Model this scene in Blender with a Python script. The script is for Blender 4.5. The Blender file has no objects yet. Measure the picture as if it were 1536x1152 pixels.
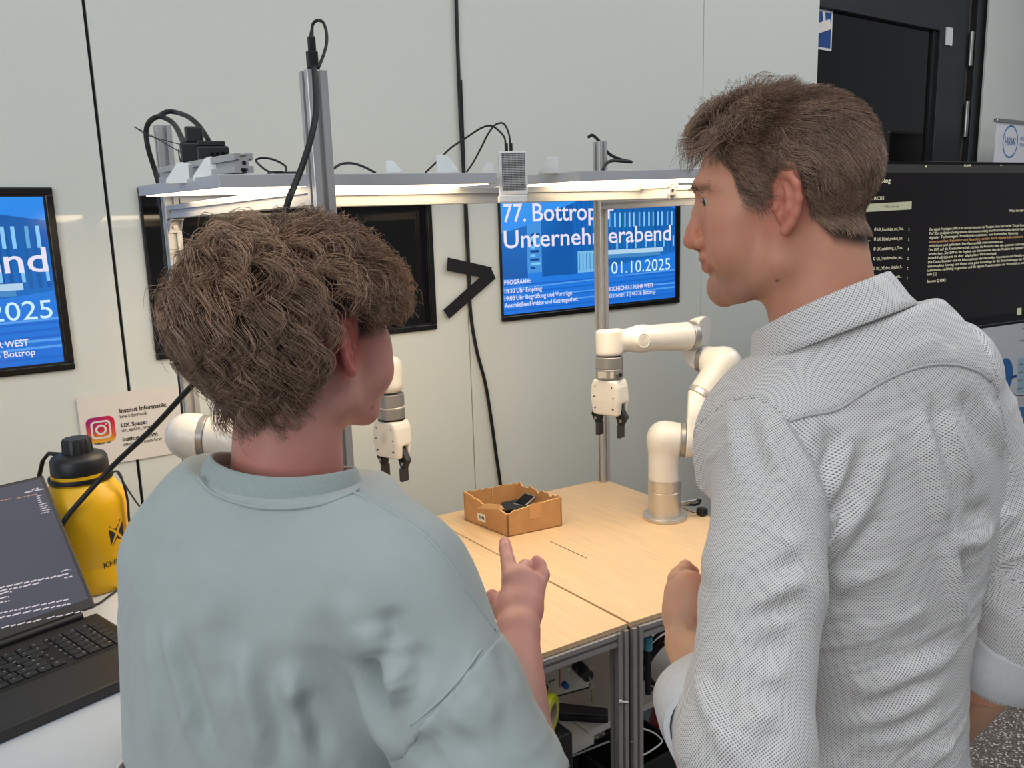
import bpy, math, random
import numpy as np
from mathutils import Vector, Matrix
random.seed(7); rng = np.random.default_rng(7)
S = bpy.context.scene; COL = S.collection

# ------------------------------------------------------------------ camera, world, lights, exposure
CAM = np.array([0, 0, 1.66]); FPX, YAW, PIT, ROL = 1256.606, 0.613471808, 0.186486851, 0.0317163927
_f = np.array([math.sin(YAW)*math.cos(PIT), math.cos(YAW)*math.cos(PIT), -math.sin(PIT)])
_r = np.array([math.cos(YAW), -math.sin(YAW), 0]); _d = np.cross(_f, _r)
CR = _r*math.cos(ROL)+_d*math.sin(ROL); CD = -_r*math.sin(ROL)+_d*math.cos(ROL); CF = _f
cd = bpy.data.cameras.new('camera'); cam = bpy.data.objects.new('camera', cd); COL.objects.link(cam)
cam.matrix_world = Matrix(((CR[0], -CD[0], -CF[0], CAM[0]), (CR[1], -CD[1], -CF[1], CAM[1]), (CR[2], -CD[2], -CF[2], CAM[2]), (0, 0, 0, 1)))
cd.sensor_width = 36; cd.lens = 36*FPX/1536; cd.clip_start = .02; S.camera = cam
S.view_settings.view_transform = 'Standard'; S.view_settings.look = 'None'
S.view_settings.exposure = 0.0; S.view_settings.gamma = 1; S.view_settings.use_curve_mapping = False
W = bpy.data.worlds.new('hall_light'); S.world = W; W.use_nodes = True
W.node_tree.nodes['Background'].inputs[0].default_value = (.86, .93, 1, 1)
W.node_tree.nodes['Background'].inputs[1].default_value = .26
def area(name, loc, target, sx, sy, power, color):
    l = bpy.data.lights.new(name, 'AREA'); l.shape = 'RECTANGLE'; l.size = sx; l.size_y = sy; l.energy = power; l.color = color
    o = bpy.data.objects.new(name, l); COL.objects.link(o); o.location = loc
    o.rotation_euler = (Vector(target)-Vector(loc)).to_track_quat('-Z', 'Y').to_euler(); return o
area('hall_skylight', (0.4, -.5, 4.3), (0.4, -.3, 0), 5.0, 3.0, 66, (.88, .95, 1))
area('hall_window', (-4.2, -1.5, 2.6), (.5, 1.2, 1.2), 3.0, 2.4, 95, (.92, .96, 1))
area('fill_lamp_right', (4.4, .1, 4.35), (1.9, .8, .6), 2.6, 1.8, 95, (.96, .97, 1))  # added fill lamp, brightens the benches and the man's right side

# pixel -> world helpers (the photograph was measured; every point below has its own real distance)
def ray(x, y): return CR*((x-768)/FPX)+CD*((y-576)/FPX)+CF
def at(x, y, d): return CAM+ray(x, y)*d
def atz(x, y, z): r = ray(x, y); return CAM+r*((z-CAM[2])/r[2])
def aty(x, y, Y): r = ray(x, y); return CAM+r*(Y/r[1])
def nrm(v): v = np.asarray(v, float); return v/np.linalg.norm(v)
class Plane:
    def __init__(s, o, u, v): s.o = np.asarray(o, float); s.u = nrm(u); s.v = nrm(v); s.n = np.cross(s.u, s.v)
    def hit(s, x, y): r = ray(x, y); return CAM+r*((s.o-CAM)@s.n/(r@s.n))
    def st(s, x, y): q = s.hit(x, y)-s.o; return q@s.u, q@s.v
    def P(s, a, b, h=0): return s.o+s.u*a+s.v*b+s.n*h

# ------------------------------------------------------------------ materials
def lin(c): return tuple(((v/255)/12.92 if v/255 <= .04045 else ((v/255+.055)/1.055)**2.4) for v in c)
def mat(name, c, rough=.5, metal=0, emit=None, es=0, noise=0, nscale=8, bump=0, bscale=200, coat=0, sheen=0, spec=.5, stretch=None):
    m = bpy.data.materials.new(name); m.use_nodes = True; nt = m.node_tree; b = nt.nodes['Principled BSDF']
    c = lin(c) if max(c) > 1 else c
    b.inputs['Base Color'].default_value = (*c, 1); b.inputs['Roughness'].default_value = rough; b.inputs['Metallic'].default_value = metal
    b.inputs['Coat Weight'].default_value = coat; b.inputs['Coat Roughness'].default_value = .03; b.inputs['Sheen Weight'].default_value = sheen
    b.inputs['Specular IOR Level'].default_value = spec
    if emit is not None:
        e = lin(emit) if max(emit) > 1 else emit
        b.inputs['Emission Color'].default_value = (*e, 1); b.inputs['Emission Strength'].default_value = es
    if noise or bump:
        tc = nt.nodes.new('ShaderNodeTexCoord'); mp = nt.nodes.new('ShaderNodeMapping'); nt.links.new(tc.outputs['Object'], mp.inputs[0])
        if stretch: mp.inputs['Scale'].default_value = stretch
    if noise:
        n = nt.nodes.new('ShaderNodeTexNoise'); n.inputs['Scale'].default_value = nscale; n.inputs['Detail'].default_value = 6
        nt.links.new(mp.outputs[0], n.inputs['Vector'])
        r = nt.nodes.new('ShaderNodeValToRGB'); r.color_ramp.elements[0].position = .3; r.color_ramp.elements[1].position = .7
        r.color_ramp.elements[0].color = (*[v*(1-noise) for v in c], 1); r.color_ramp.elements[1].color = (*[min(1, v*(1+noise)) for v in c], 1)
        nt.links.new(n.outputs[0], r.inputs[0]); nt.links.new(r.outputs[0], b.inputs['Base Color'])
    if bump:
        n = nt.nodes.new('ShaderNodeTexNoise'); n.inputs['Scale'].default_value = bscale; n.inputs['Detail'].default_value = 3
        nt.links.new(mp.outputs[0], n.inputs['Vector'])
        k = nt.nodes.new('ShaderNodeBump'); k.inputs['Strength'].default_value = bump; k.inputs['Distance'].default_value = .002
        nt.links.new(n.outputs[0], k.inputs['Height']); nt.links.new(k.outputs[0], b.inputs['Normal'])
    return m
def glow(name, c, s):
    m = mat(name, (0, 0, 0), .15, emit=c, es=s); return m
M = {}
M['glass_wall'] = mat('white_glass', (226, 228, 219), .55, coat=1, noise=.03, nscale=.6)
M['seam'] = mat('seam_black', (14, 14, 15), .6, noise=.2)
M['alu'] = mat('aluminium', (190, 190, 190), .40, metal=.5, noise=.05, nscale=30, bump=.05)
M['alu_dark'] = mat('anodised_aluminium', (164, 160, 157), .45, metal=.35, noise=.06, nscale=30)
M['steel'] = mat('steel', (175, 172, 168), .3, metal=1, noise=.06, nscale=40)
M['black'] = mat('black_plastic', (24, 24, 26), .45, noise=.15, bump=.08, bscale=400)
M['rubber'] = mat('black_rubber', (17, 17, 18), .5, noise=.2)
M['tvframe'] = mat('black_frame', (22, 19, 18), .25, noise=.1)
M['white'] = mat('white_plastic', (226, 226, 226), .4, noise=.02)
M['robot'] = mat('robot_white', (216, 214, 210), .34, noise=.015, coat=.3)
M['ring'] = mat('robot_grey', (150, 150, 150), .35, metal=.5, noise=.04)
M['silver'] = mat('robot_silver', (205, 200, 194), .36, metal=.7, noise=.03, nscale=60, stretch=(1, 1, .05))
M['print'] = mat('printed_resin', (232, 234, 232), .35, noise=.03, nscale=60, bump=.05, bscale=600)
M['desk'] = mat('white_laminate', (200, 205, 212), .28, noise=.015)
M['card'] = mat('white_card', (236, 226, 216), .7, noise=.02)
M['cardboard'] = mat('cardboard', (186, 140, 92), .85, noise=.08, nscale=25, bump=.15, bscale=120)
M['cardedge'] = mat('torn_cardboard', (212, 168, 116), .95, noise=.12, nscale=80)
M['yellow'] = mat('yellow_powdercoat', (236, 180, 10), .38, noise=.03, nscale=5, bump=.03, bscale=900)
M['laptop'] = mat('laptop_shell', (52, 50, 50), .42, metal=.3, noise=.05)
M['key'] = mat('keycap', (36, 37, 40), .45, noise=.1)
M['door'] = mat('door_black', (38, 42, 43), .4, noise=.1)
M['doorglass'] = mat('door_glass', (13, 11, 9), .05, noise=.3, nscale=1.2, spec=.35)
M['mon'] = mat('monitor_black', (10, 9, 10), .12, noise=.15, spec=.2)
M['blue'] = mat('sign_blue', (20, 70, 140), .5, noise=.04)
M['logo_blue'] = mat('logo_blue', (40, 110, 180), .5, noise=.03)
M['ink'] = mat('printed_ink', (32, 30, 30), .7, noise=.1)
M['white_paint'] = mat('matt_white', (226, 224, 220), .6, noise=.02)
M['shelf'] = mat('shelf_board', (226, 222, 214), .5, noise=.03)
M['red'] = mat('red_plastic', (140, 18, 42), .4, noise=.08)
M['fluo'] = mat('fluorescent_tape', (206, 214, 40), .5, noise=.05)
M['bag'] = mat('black_fabric', (16, 17, 20), .75, noise=.25, nscale=60, bump=.2, bscale=300)
M['glow_warm'] = glow('led_warm', (1.0, .78, .50), 9.0)
M['ceil'] = mat('ceiling_white', (225, 228, 230), .8, noise=.02)
def wood():
    m = mat('birch_plywood', (214, 184, 146), .5, noise=.07, nscale=9, stretch=(9, .8, 1), bump=.05, bscale=60)
    return m
M['wood'] = wood()
def terrazzo():
    m = bpy.data.materials.new('terrazzo'); m.use_nodes = True; nt = m.node_tree; b = nt.nodes['Principled BSDF']
    tc = nt.nodes.new('ShaderNodeTexCoord'); v = nt.nodes.new('ShaderNodeTexVoronoi'); v.inputs['Scale'].default_value = 210
    nt.links.new(tc.outputs['Object'], v.inputs['Vector'])
    a = nt.nodes.new('ShaderNodeSeparateColor'); nt.links.new(v.outputs['Color'], a.inputs[0])
    r = nt.nodes.new('ShaderNodeValToRGB'); r.color_ramp.interpolation = 'CONSTANT'
    e = r.color_ramp.elements; e[0].color = (*lin((88, 80, 76)), 1); e[1].position = .45; e[1].color = (*lin((112, 103, 98)), 1)
    x = e.new(.78); x.color = (*lin((66, 60, 58)), 1); x = e.new(.87); x.color = (*lin((205, 200, 192)), 1)
    nt.links.new(a.outputs[0], r.inputs[0]); nt.links.new(r.outputs[0], b.inputs['Base Color']); b.inputs['Roughness'].default_value = .35
    return m
M['floor'] = terrazzo()

# ------------------------------------------------------------------ mesh builder and object helpers
def frame(n, hint=(0, 0, 1)):
    n = nrm(n); h = np.array(hint, float)
    if abs(n@h) > .95: h = np.array([1., 0, 0]) if abs(n[0]) < .9 else np.array([0, 1., 0])
    u = nrm(np.cross(h, n)); v = np.cross(n, u); return u, v, n
class MB:
    def __init__(s): s.v = []; s.f = []; s.m = []; s.k = 0
    def add(s, vs, fs):
        b = len(s.v); s.v += [tuple(map(float, p)) for p in vs]; s.f += [tuple(i+b for i in f) for f in fs]; s.m += [s.k]*len(fs); return s
    def box(s, lo, hi): return s.obox((np.array(lo, float)+hi)/2, np.array(hi, float)-lo)
    def obox(s, c, size, R=np.eye(3)):
        R = np.asarray(R, float); h = np.array(size, float)/2; vs = []
        for x in (-1, 1):
            for y in (-1, 1):
                for z in (-1, 1): vs.append(np.asarray(c)+R@(h*(x, y, z)))
        return s.add(vs, [(0, 1, 3, 2), (4, 6, 7, 5), (0, 4, 5, 1), (2, 3, 7, 6), (0, 2, 6, 4), (1, 5, 7, 3)])
    def cyl(s, a, b, r0, r1=None, n=20, caps=True):
        r1 = r0 if r1 is None else r1; a = np.asarray(a, float); b = np.asarray(b, float); u, v, w = frame(b-a)
        vs = [p+(u*math.cos(t)+v*math.sin(t))*r for p, r in ((a, r0), (b, r1)) for t in np.arange(n)*2*math.pi/n]
        fs = [(i, (i+1) % n, n+(i+1) % n, n+i) for i in range(n)]
        if caps: fs += [tuple(range(n))[::-1], tuple(range(n, 2*n))]
        return s.add(vs, fs)
    def tube(s, pts, r, n=8, caps=True, sy=1):
        pts = [np.asarray(p, float) for p in pts]; rs = r if hasattr(r, '__len__') else [r]*len(pts)
        t = [nrm(pts[min(i+1, len(pts)-1)]-pts[max(i-1, 0)]) for i in range(len(pts))]; u, v, _ = frame(t[0]); vs = []
        for i, p in enumerate(pts):
            u = nrm(u-t[i]*(u@t[i])); v = np.cross(t[i], u)
            vs += [p+(u*math.cos(a)+v*math.sin(a)*sy)*rs[i] for a in np.arange(n)*2*math.pi/n]
        k = len(pts); fs = [(i*n+j, i*n+(j+1) % n, (i+1)*n+(j+1) % n, (i+1)*n+j) for i in range(k-1) for j in range(n)]
        if caps: fs += [tuple(range(n))[::-1], tuple(range((k-1)*n, k*n))]
        return s.add(vs, fs)
    def lathe(s, prof, o, axis=(0, 0, 1), n=32):
        u, v, w = frame(axis, (0, 1, 0) if abs(axis[2]) > .9 else (0, 0, 1)); o = np.asarray(o, float)
        vs = [o+w*z+(u*math.cos(a)+v*math.sin(a))*max(r, 1e-5) for r, z in prof for a in np.arange(n)*2*math.pi/n]
        k = len(prof); fs = [(i*n+j, i*n+(j+1) % n, (i+1)*n+(j+1) % n, (i+1)*n+j) for i in range(k-1) for j in range(n)]
        fs += [tuple(range(n))[::-1], tuple(range((k-1)*n, k*n))]
        return s.add(vs, fs)
    def prism(s, poly, nvec):
        poly = [np.asarray(p, float) for p in poly]; n = len(poly); nvec = np.asarray(nvec, float)
        ar = sum(np.cross(poly[i]-poly[0], poly[(i+1) % n]-poly[0]) for i in range(1, n-1))
        if ar@nvec < 0: poly = poly[::-1]
        vs = poly+[p+nvec for p in poly]
        return s.add(vs, [tuple(range(n))[::-1], tuple(range(n, 2*n))]+[(i, (i+1) % n, n+(i+1) % n, n+i) for i in range(n)])
    def profile(s, a, b, w, hint=(0, 0, 1), slot=.27, depth=.22):
        # T-slot extrusion: a groove along each of the four sides
        a = np.asarray(a, float); b = np.asarray(b, float); u, v, n = frame(b-a, hint); h = w/2; g = w*slot/2; dp = w*depth; pts = []
        for k in range(4):
            c, sn = [(1, 0), (0, 1), (-1, 0), (0, -1)][k]
            for x, y in ((h, -h*.94), (h, -g), (h-dp*.35, -g), (h-dp*.35, -g*1.5), (h-dp, -g*1.2), (h-dp, g*1.2), (h-dp*.35, g*1.5), (h-dp*.35, g), (h, g), (h, h*.94)):
                pts.append((c*x-sn*y, sn*x+c*y))
        k = len(pts); vs = [p+u*x+v*y for p in (a, b) for x, y in pts]
        return s.add(vs, [(i, (i+1) % k, k+(i+1) % k, k+i) for i in range(k)]+[tuple(range(k))[::-1], tuple(range(k, 2*k))])
    def build(s, name, mats, parent=None, bev=0, smooth=None, **kw):
        me = bpy.data.meshes.new(name); me.from_pydata(s.v, [], s.f)
        mats = mats if isinstance(mats, (list, tuple)) else [mats]
        for m in mats: me.materials.append(M[m] if isinstance(m, str) else m)
        me.polygons.foreach_set('material_index', s.m); me.update()
        return link(name, me, parent, bev, smooth, **kw)
def link(name, me, parent=None, bev=0, smooth=None, **kw):
    o = bpy.data.objects.new(name, me); COL.objects.link(o)
    if parent is not None:
        o.parent = parent; o.matrix_parent_inverse = Matrix.Translation(-Vector(wloc(parent)))
    if smooth is not None:
        me.polygons.foreach_set('use_smooth', [True]*len(me.polygons))
        if smooth < 180: me.set_sharp_from_angle(angle=math.radians(smooth))
    if bev:
        b = o.modifiers.new('bevel', 'BEVEL'); b.width = bev; b.segments = 2; b.limit_method = 'ANGLE'; b.angle_limit = math.radians(40)
    for k, v in kw.items(): o[k] = v
    return o
def wloc(o): return o.location if o.parent is None else Vector((0, 0, 0))
def thing(name, label, cat, loc=(0, 0, 0), group=None):
    o = bpy.data.objects.new(name, None); COL.objects.link(o); o.location = Vector([float(v) for v in loc]); o.empty_display_size = .05
    o['label'] = label; o['category'] = cat
    if group: o['group'] = group
    return o
def tag(o, label, cat, group=None):
    o['label'] = label; o['category'] = cat
    if group: o['group'] = group
    return o
def spline(pts, n=6):
    P = [np.asarray(p, float) for p in pts]; P = [2*P[0]-P[1]]+P+[2*P[-1]-P[-2]]; out = []
    for i in range(1, len(P)-2):
        for k in range(n):
            t = k/n; a, b, c, d = P[i-1:i+3]
            out.append(.5*((2*b)+(c-a)*t+(2*a-5*b+4*c-d)*t*t+(3*b-a-3*c+d)*t**3))
    return out+[P[-2]]
def text(name, body, plane, s0, t0, width, cap, m, parent, off=.0006, bold=0, **kw):
    # flat lettering: built-in font, baseline start (s0,t0) on a plane, fitted to width and cap height
    cu = bpy.data.curves.new(name, 'FONT'); cu.body = body; cu.size = 1; cu.resolution_u = 3; cu.offset = bold
    tmp = bpy.data.objects.new(name, cu); me = bpy.data.meshes.new_from_object(tmp); bpy.data.objects.remove(tmp)
    n = len(me.vertices); co = np.empty(n*3); me.vertices.foreach_get('co', co); co = co.reshape(-1, 3)
    x0, x1 = co[:, 0].min(), co[:, 0].max(); X = (co[:, 0]-x0)/max(x1-x0, 1e-6)*width; Y = co[:, 1]/.70*cap
    w = plane.o+np.outer(s0+X, plane.u)+np.outer(t0+Y, plane.v)+plane.n*off
    me.vertices.foreach_set('co', w.ravel()); me.update(); me.materials.append(M[m] if isinstance(m, str) else m)
    return link(name, me, parent, **kw)
def ptext(name, body, plane, p0, x1, cap_px, m, parent, dx=0, **kw):
    a = plane.st(*p0); b = plane.st(x1, p0[1]); c = plane.st(p0[0], p0[1]-cap_px)
    # follow the horizontal baseline on the plane: width measured along u only
    return text(name, body, plane, a[0]+dx, a[1], b[0]-a[0], c[1]-a[1], m, parent, **kw)
# ------------------------------------------------------------------ the setting
WY = 2.65
wallp = Plane((0, WY, 0), (1, 0, 0), (0, 0, 1))
MB().box((-7, -7, -.05), (9, 3.2, 0)).build('floor', 'floor', kind='structure')
fl = bpy.data.objects['floor']
for i, (a, b) in enumerate((((1.2, -.4), (4.2, 2.2)), ((3.2, -2.5), (3.2, 2.6)))):
    d = nrm(np.array([*b, 0.])-np.array([*a, 0.])); p = np.array([-d[1], d[0], 0])
    MB().obox((np.array([*a, 0.])+np.array([*b, 0.]))/2+(0, 0, .0004), (np.linalg.norm(np.array(b)-np.array(a)), .006, .001), np.array([d, p, [0, 0, 1]]).T).build('floor_joint', 'alu_dark', fl)
MB().box((-7, -6.5, 4.5), (9, 3.2, 4.6)).build('ceiling', 'ceil', kind='structure')
wb = MB().box((-7, WY+.014, 0), (3.766, WY+.12, 4.5)).box((5.42, WY+.014, 0), (9, WY+.12, 4.5)).box((3.766, WY+.014, 2.95), (5.42, WY+.12, 4.5)).build('wall_back', 'seam', kind='structure')
edges = [(-3.10, -1.915, .009), (-1.906, -.725, .009), (-.716, .4745, .0), (.4835, 1.675, .0), (1.679, 2.944, 0), (2.948, 3.766, 0), (5.42, 6.62, 0), (6.624, 7.8, 0)]
for a, b, _ in edges: MB().box((a, WY, .06), (b, WY+.013, 4.4)).build('wall_panel', 'glass_wall', wb, bev=.001)

# glazed door, set back behind the wall panels
DY = 2.74
dX = lambda x, y: aty(x, y, DY)[0]; dZ = lambda x, y: aty(x, y, DY)[2]
gx1, sx1, jx = dX(1397, 160), dX(1438, 160), dX(1443, 160); gz = dZ(1300, 27)
dr = MB().box((3.70, DY, .12), (gx1, DY+.012, gz)).build('door_1', 'doorglass', kind='structure')
MB().box((gx1, DY-.03, 0), (sx1, DY+.04, gz+.30)).box((3.70, DY-.03, gz), (gx1, DY+.04, gz+.30)).box((3.70, DY-.03, 0), (gx1, DY+.04, .12)).build('door_leaf_frame', 'door', dr, bev=.004)
MB().box((gx1-.05, DY-.012, .12), (gx1, DY+.0, gz)).build('glazing_bead', 'black', dr)
MB().box((jx, DY-.06, 0), (5.5, DY+.06, 2.95)).box((3.66, DY-.05, gz+.31), (5.5, DY+.06, 2.95)).build('door_jamb', 'door', dr, bev=.004)
MB().box((sx1+.004, DY-.02, 0), (jx-.004, DY+.02, gz+.3)).build('door_gap_strip', mat('brown_seal', (92, 78, 66), .5, noise=.1), dr)
for y0, y1, xx in ((43, 96, 1438), (149, 204, 1430)):
    a, b = aty(xx, y0, DY-.05), aty(xx, y1, DY-.05)
    MB().cyl((sx1+.01, DY-.045, b[2]), (sx1+.01, DY-.045, a[2]), .014, n=14).cyl((sx1+.01, DY-.045, (a[2]+b[2])/2-.003), (sx1+.01, DY-.045, (a[2]+b[2])/2+.003), .016, n=14).build('hinge', 'steel', dr, smooth=40)
a, b = aty(1421, 40, DY-.04), aty(1429, 69, DY-.04)
MB().box((a[0], DY-.038, b[2]), (b[0], DY-.03, a[2])).build('door_contact', 'white', dr, bev=.002)
MB().box((4.6, DY+1.2, 0), (7.5, DY+1.3, 3)).box((3.2, DY+1.6, 1.2), (4.4, DY+1.7, 2.6)).build('trim_1', 'door', kind='structure')

# ------------------------------------------------------------------ blue door sign with a paper note
t = thing('door_sign', 'blue rectangular sign with white border taped on the dark glass door', 'sign', aty(1237, 46, DY-.006))
sp = Plane((0, DY-.004, 0), (1, 0, 0), (0, 0, 1))
p = [sp.st(*q) for q in ((1208, 13), (1248.5, 17), (1246.5, 77))]
x0, x1, z0, z1 = p[0][0], p[1][0], p[2][1], p[1][1]
MB().box((x0, DY-.007, z0), (x1, DY-.002, z1)).build('border', 'white_paint', t)
MB().box((x0+.012, DY-.0085, z0+.012), (x1-.012, DY-.006, z1-.012)).build('panel', 'blue', t)
q = [sp.hit(*c) for c in ((1220, 37), (1243, 29), (1245, 44), (1222, 52))]
MB().prism([v+(0, -.006, 0) for v in q], (0, -.002, 0)).build('paper_note', 'card', t)
q = [sp.hit(*c) for c in ((1232, 17), (1236, 17), (1237, 33), (1233, 33))]
MB().prism([v+(0, -.0055, 0) for v in q], (0, -.0008, 0)).build('tape_strip', 'white', t)

# ------------------------------------------------------------------ wall displays
def glow_attr(name, s):
    m = bpy.data.materials.new(name); m.use_nodes = True; nt = m.node_tree; b = nt.nodes['Principled BSDF']
    a = nt.nodes.new('ShaderNodeAttribute'); a.attribute_name = 'Col'; nt.links.new(a.outputs['Color'], b.inputs['Emission Color'])
    b.inputs['Base Color'].default_value = (.01, .01, .012, 1); b.inputs['Emission Strength'].default_value = s; b.inputs['Roughness'].default_value = .12
    return m
M['slide'] = glow_attr('slide_picture', .95)
M['slide_text'] = glow('slide_text', lin((232, 226, 246)), 1.0)
M['slide_date'] = glow('slide_date', lin((206, 240, 255)), 1.0)
def colmesh(name, polys, mtl, parent):
    # flat polygons with one colour per corner
    me = bpy.data.meshes.new(name); vs = []; fs = []; cs = []
    for pts, c in polys:
        b = len(vs); vs += [tuple(map(float, p)) for p in pts]; fs.append(tuple(range(b, b+len(pts)))); c = c if isinstance(c[0], (tuple, list)) else [c]*len(pts); cs += [(*lin(k), 1) for k in c]
    me.from_pydata(vs, [], fs); at_ = me.color_attributes.new('Col', 'FLOAT_COLOR', 'POINT'); at_.data.foreach_set('color', np.array(cs).ravel()); me.materials.append(M[mtl])
    return link(name, me, parent)
TVW, Z0, Z1 = .972, 1.298, 1.803
def display(xr, label, slide):
    xl = xr-TVW; t = thing('wall_display', label, 'display', (xr-TVW/2, WY, Z0))
    bz = .020; bl = .006; y0 = WY-.012; f = MB()
    for lo, hi in (((xl, Z0), (xr, Z0+bz)), ((xl, Z1-bz), (xr, Z1)), ((xl, Z0+bz), (xl+bl, Z1-bz)), ((xr-bz, Z0+bz), (xr, Z1-bz))): f.box((lo[0], y0, lo[1]), (hi[0], WY, hi[1]))
    f.build('frame', 'tvframe', t, bev=.003)
    i = MB(); b2 = bz+.005
    for lo, hi in (((xl+bl, Z0+bz), (xr-bz, Z0+b2)), ((xl+bl, Z1-b2), (xr-bz, Z1-bz)), ((xl+bl, Z0+b2), (xl+bl+.003, Z1-b2)), ((xr-b2, Z0+b2), (xr-bz, Z1-b2))): i.box((lo[0], y0+.004, lo[1]), (hi[0], WY, hi[1]))
    i.build('inner_bezel', 'black', t)
    sx0, sx1, sz0, sz1 = xl+bl+.003, xr-b2, Z0+b2, Z1-b2; yy = WY-.004
    if not slide:
        MB().box((sx0, yy, sz0), (sx1, WY-.001, sz1)).build('screen', mat('dark_screen', (14, 11, 11), .04, noise=.2, spec=.4), t); return t
    P = lambda u, v, h=0: (sx0+(sx1-sx0)*u, yy-h, sz0+(sz1-sz0)*v)
    R = lambda u0, v0, u1, v1, c, h: ([P(u0, v0, h), P(u1, v0, h), P(u1, v1, h), P(u0, v1, h)], c)
    dk, md, lt = (16, 92, 172), (24, 110, 196), (96, 186, 246)
    pol = [([P(0, 0), P(1, 0), P(1, 1), P(0, 1)], [(30, 118, 224), (28, 112, 214), (42, 140, 238), (62, 160, 250)])]
    h = .0002
    pol += [([P(0, .30, h), P(.13, .30, h), P(.13, .74, h), P(0, .68, h)], [dk, dk, md, md]), ([P(.13, .34, h), P(.205, .34, h), P(.205, .77, h), P(.13, .74, h)], (70, 150, 226)),
            ([P(.205, .30, h), P(.38, .30, h), P(.38, .92, h), P(.205, .82, h)], [dk, dk, dk, md]), ([P(.38, .30, h), P(1, .44, h), P(1, .86, h), P(.60, 1, h), P(.42, .96, h), P(.38, .92, h)], [dk, md, dk, dk, md, md])]
    h = .0004; r = random.Random(3)
    for k in range(26):
        u = .395+k*.0235; pol.append(R(u, .46, u+.011, .97-max(0, u-.6)*.36-.03, (12+r.randrange(14), 78+r.randrange(30), 150+r.randrange(40)), h))
    h = .0006
    for k in range(17):
        u = .49+k*.03+r.uniform(-.004, .004); pol.append(R(u, .70, u+.010, .83, (140, 206, 250) if k % 3 else (96, 170, 226), h)); 
        if k % 2 == 0: pol.append(R(u+.012, .50, u+.021, .60, (130, 200, 250), h))
    for k in range(9): pol.append(R(.147+r.uniform(-.004, .004), .37+k*.035, .147+r.uniform(.02, .05), .39+k*.035, (130, 206, 250) if k % 2 else (20, 70, 140), h))
    pol += [R(.40, .31, .51, .50, (120, 190, 236), h), R(.53, .455, .92, .495, (180, 214, 240), h), R(.53, .42, .9, .455, (70, 140, 200), h)]
    for k in range(5): pol.append(R(.408+k*.02, .33, .412+k*.02, .48, (60, 130, 190), h+.0001))
    for k in range(7):
        v = .03+k*.035; pol.append(([P(0, v, h), P(1, v+.03*(k % 3-1)+.03, h), P(1, v+.045+.03*(k % 3-1), h), P(0, v+.012, h)], (86, 160, 240) if k % 2 else (24, 104, 206)))
    colmesh('screen', [(p, c) for p, c in pol[:1]], 'slide', t); colmesh('slide_picture', pol[1:], 'slide', t)
    dx = xr-2.796+(.02 if xr < 1 else 0); pl = Plane((0, yy-.001, 0), (1, 0, 0), (0, 0, 1))
    for nm, body, p0, x1, cp, m, bo in (('headline', '77.', (755, 333), 789, 27.5, 'slide_text', .009), ('headline', 'Bottroper', (799, 332), 921, 27.5, 'slide_text', .009), ('headline', 'Unternehmerabend', (756, 372.5), 1006, 27, 'slide_text', .009),
            ('date', '01.10.2025', (917, 411), 1005, 18.5, 'slide_date', 0), ('programme', 'PROGRAMM:', (756.5, 427.5), 796, 7, 'slide_text', .012), ('programme', '18:30 Uhr Empfang', (757, 440.5), 813, 7, 'slide_text', .012),
            ('programme', '19:00 Uhr Begrüßung und Vorträge', (757, 451.5), 858, 7, 'slide_text', .012), ('programme', 'Anschließend Imbiss und Get-together.', (757, 462), 867, 7, 'slide_text', .012),
            ('venue', 'HOCHSCHULE RUHR WEST', (911, 437), 980, 6.5, 'slide_text', .012), ('venue', 'Lützowstr. 5 | 46236 Bottrop', (911, 447), 983, 6.5, 'slide_text', .006)):
        ptext(nm+'_text', body, pl, p0, x1, cp, m, t, dx=dx+(.035 if xr < 1 and nm == 'venue' else 0), bold=bo)
    return t
display(.343, 'leftmost black-framed wall display with the blue slide cut off by the frame', True)
display(1.534, 'switched-off dark wall display behind the curly-haired person', False)
display(2.796, 'black-framed wall display with the whole blue event slide behind the aluminium post', True)

# ------------------------------------------------------------------ cables and tape on the wall
def cable(name, pts, r, label, mtl='rubber', cat='cable', n=7, k=6, group=None):
    o = MB().tube(spline(pts, k), r, n).build(name, mtl, smooth=180); return tag(o, label, cat, group)
wy = lambda x, y, h=.008: aty(x, y, WY-h)
o = MB().tube(spline([wy(684, -30), wy(685.5, 40), wy(690, 160), wy(695.5, 257), wy(700, 330), wy(703, 400), wy(706, 470), wy(715, 525), wy(728, 575), wy(737, 630), wy(744, 680), wy(751, 730), wy(756, 790), wy(757, 900)], 6), .0075, 8, sy=.8).build('wall_cable', 'rubber', smooth=180)
tag(o, 'thick black cable running down the wall seam under the tape arrow', 'cable')
o = MB().tube(spline([wy(692, 120, .010), wy(697, 257, .010), wy(698, 330, .010), wy(702, 400, .010)], 6), .003, 6).build('thin_cable', 'rubber', smooth=180)
tag(o, 'thin black cable beside the thick one behind the white perforated case', 'cable')
t = thing('tape_arrow', 'black tape stuck on the wall in an arrow shape over the cable', 'tape', wy(705, 420))
tq = lambda pts, h: [wy(x, y, h) for x, y in pts]
MB().prism(tq(((671.5, 386), (738, 401), (729, 417), (670, 406)), .0165), (0, -.0006, 0)).build('tape_strip', 'bag', t)
MB().prism(tq(((736, 401), (743.5, 417.5), (673.5, 478.5), (665, 465)), .0172), (0, -.0006, 0)).build('tape_strip', 'bag', t)

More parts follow.
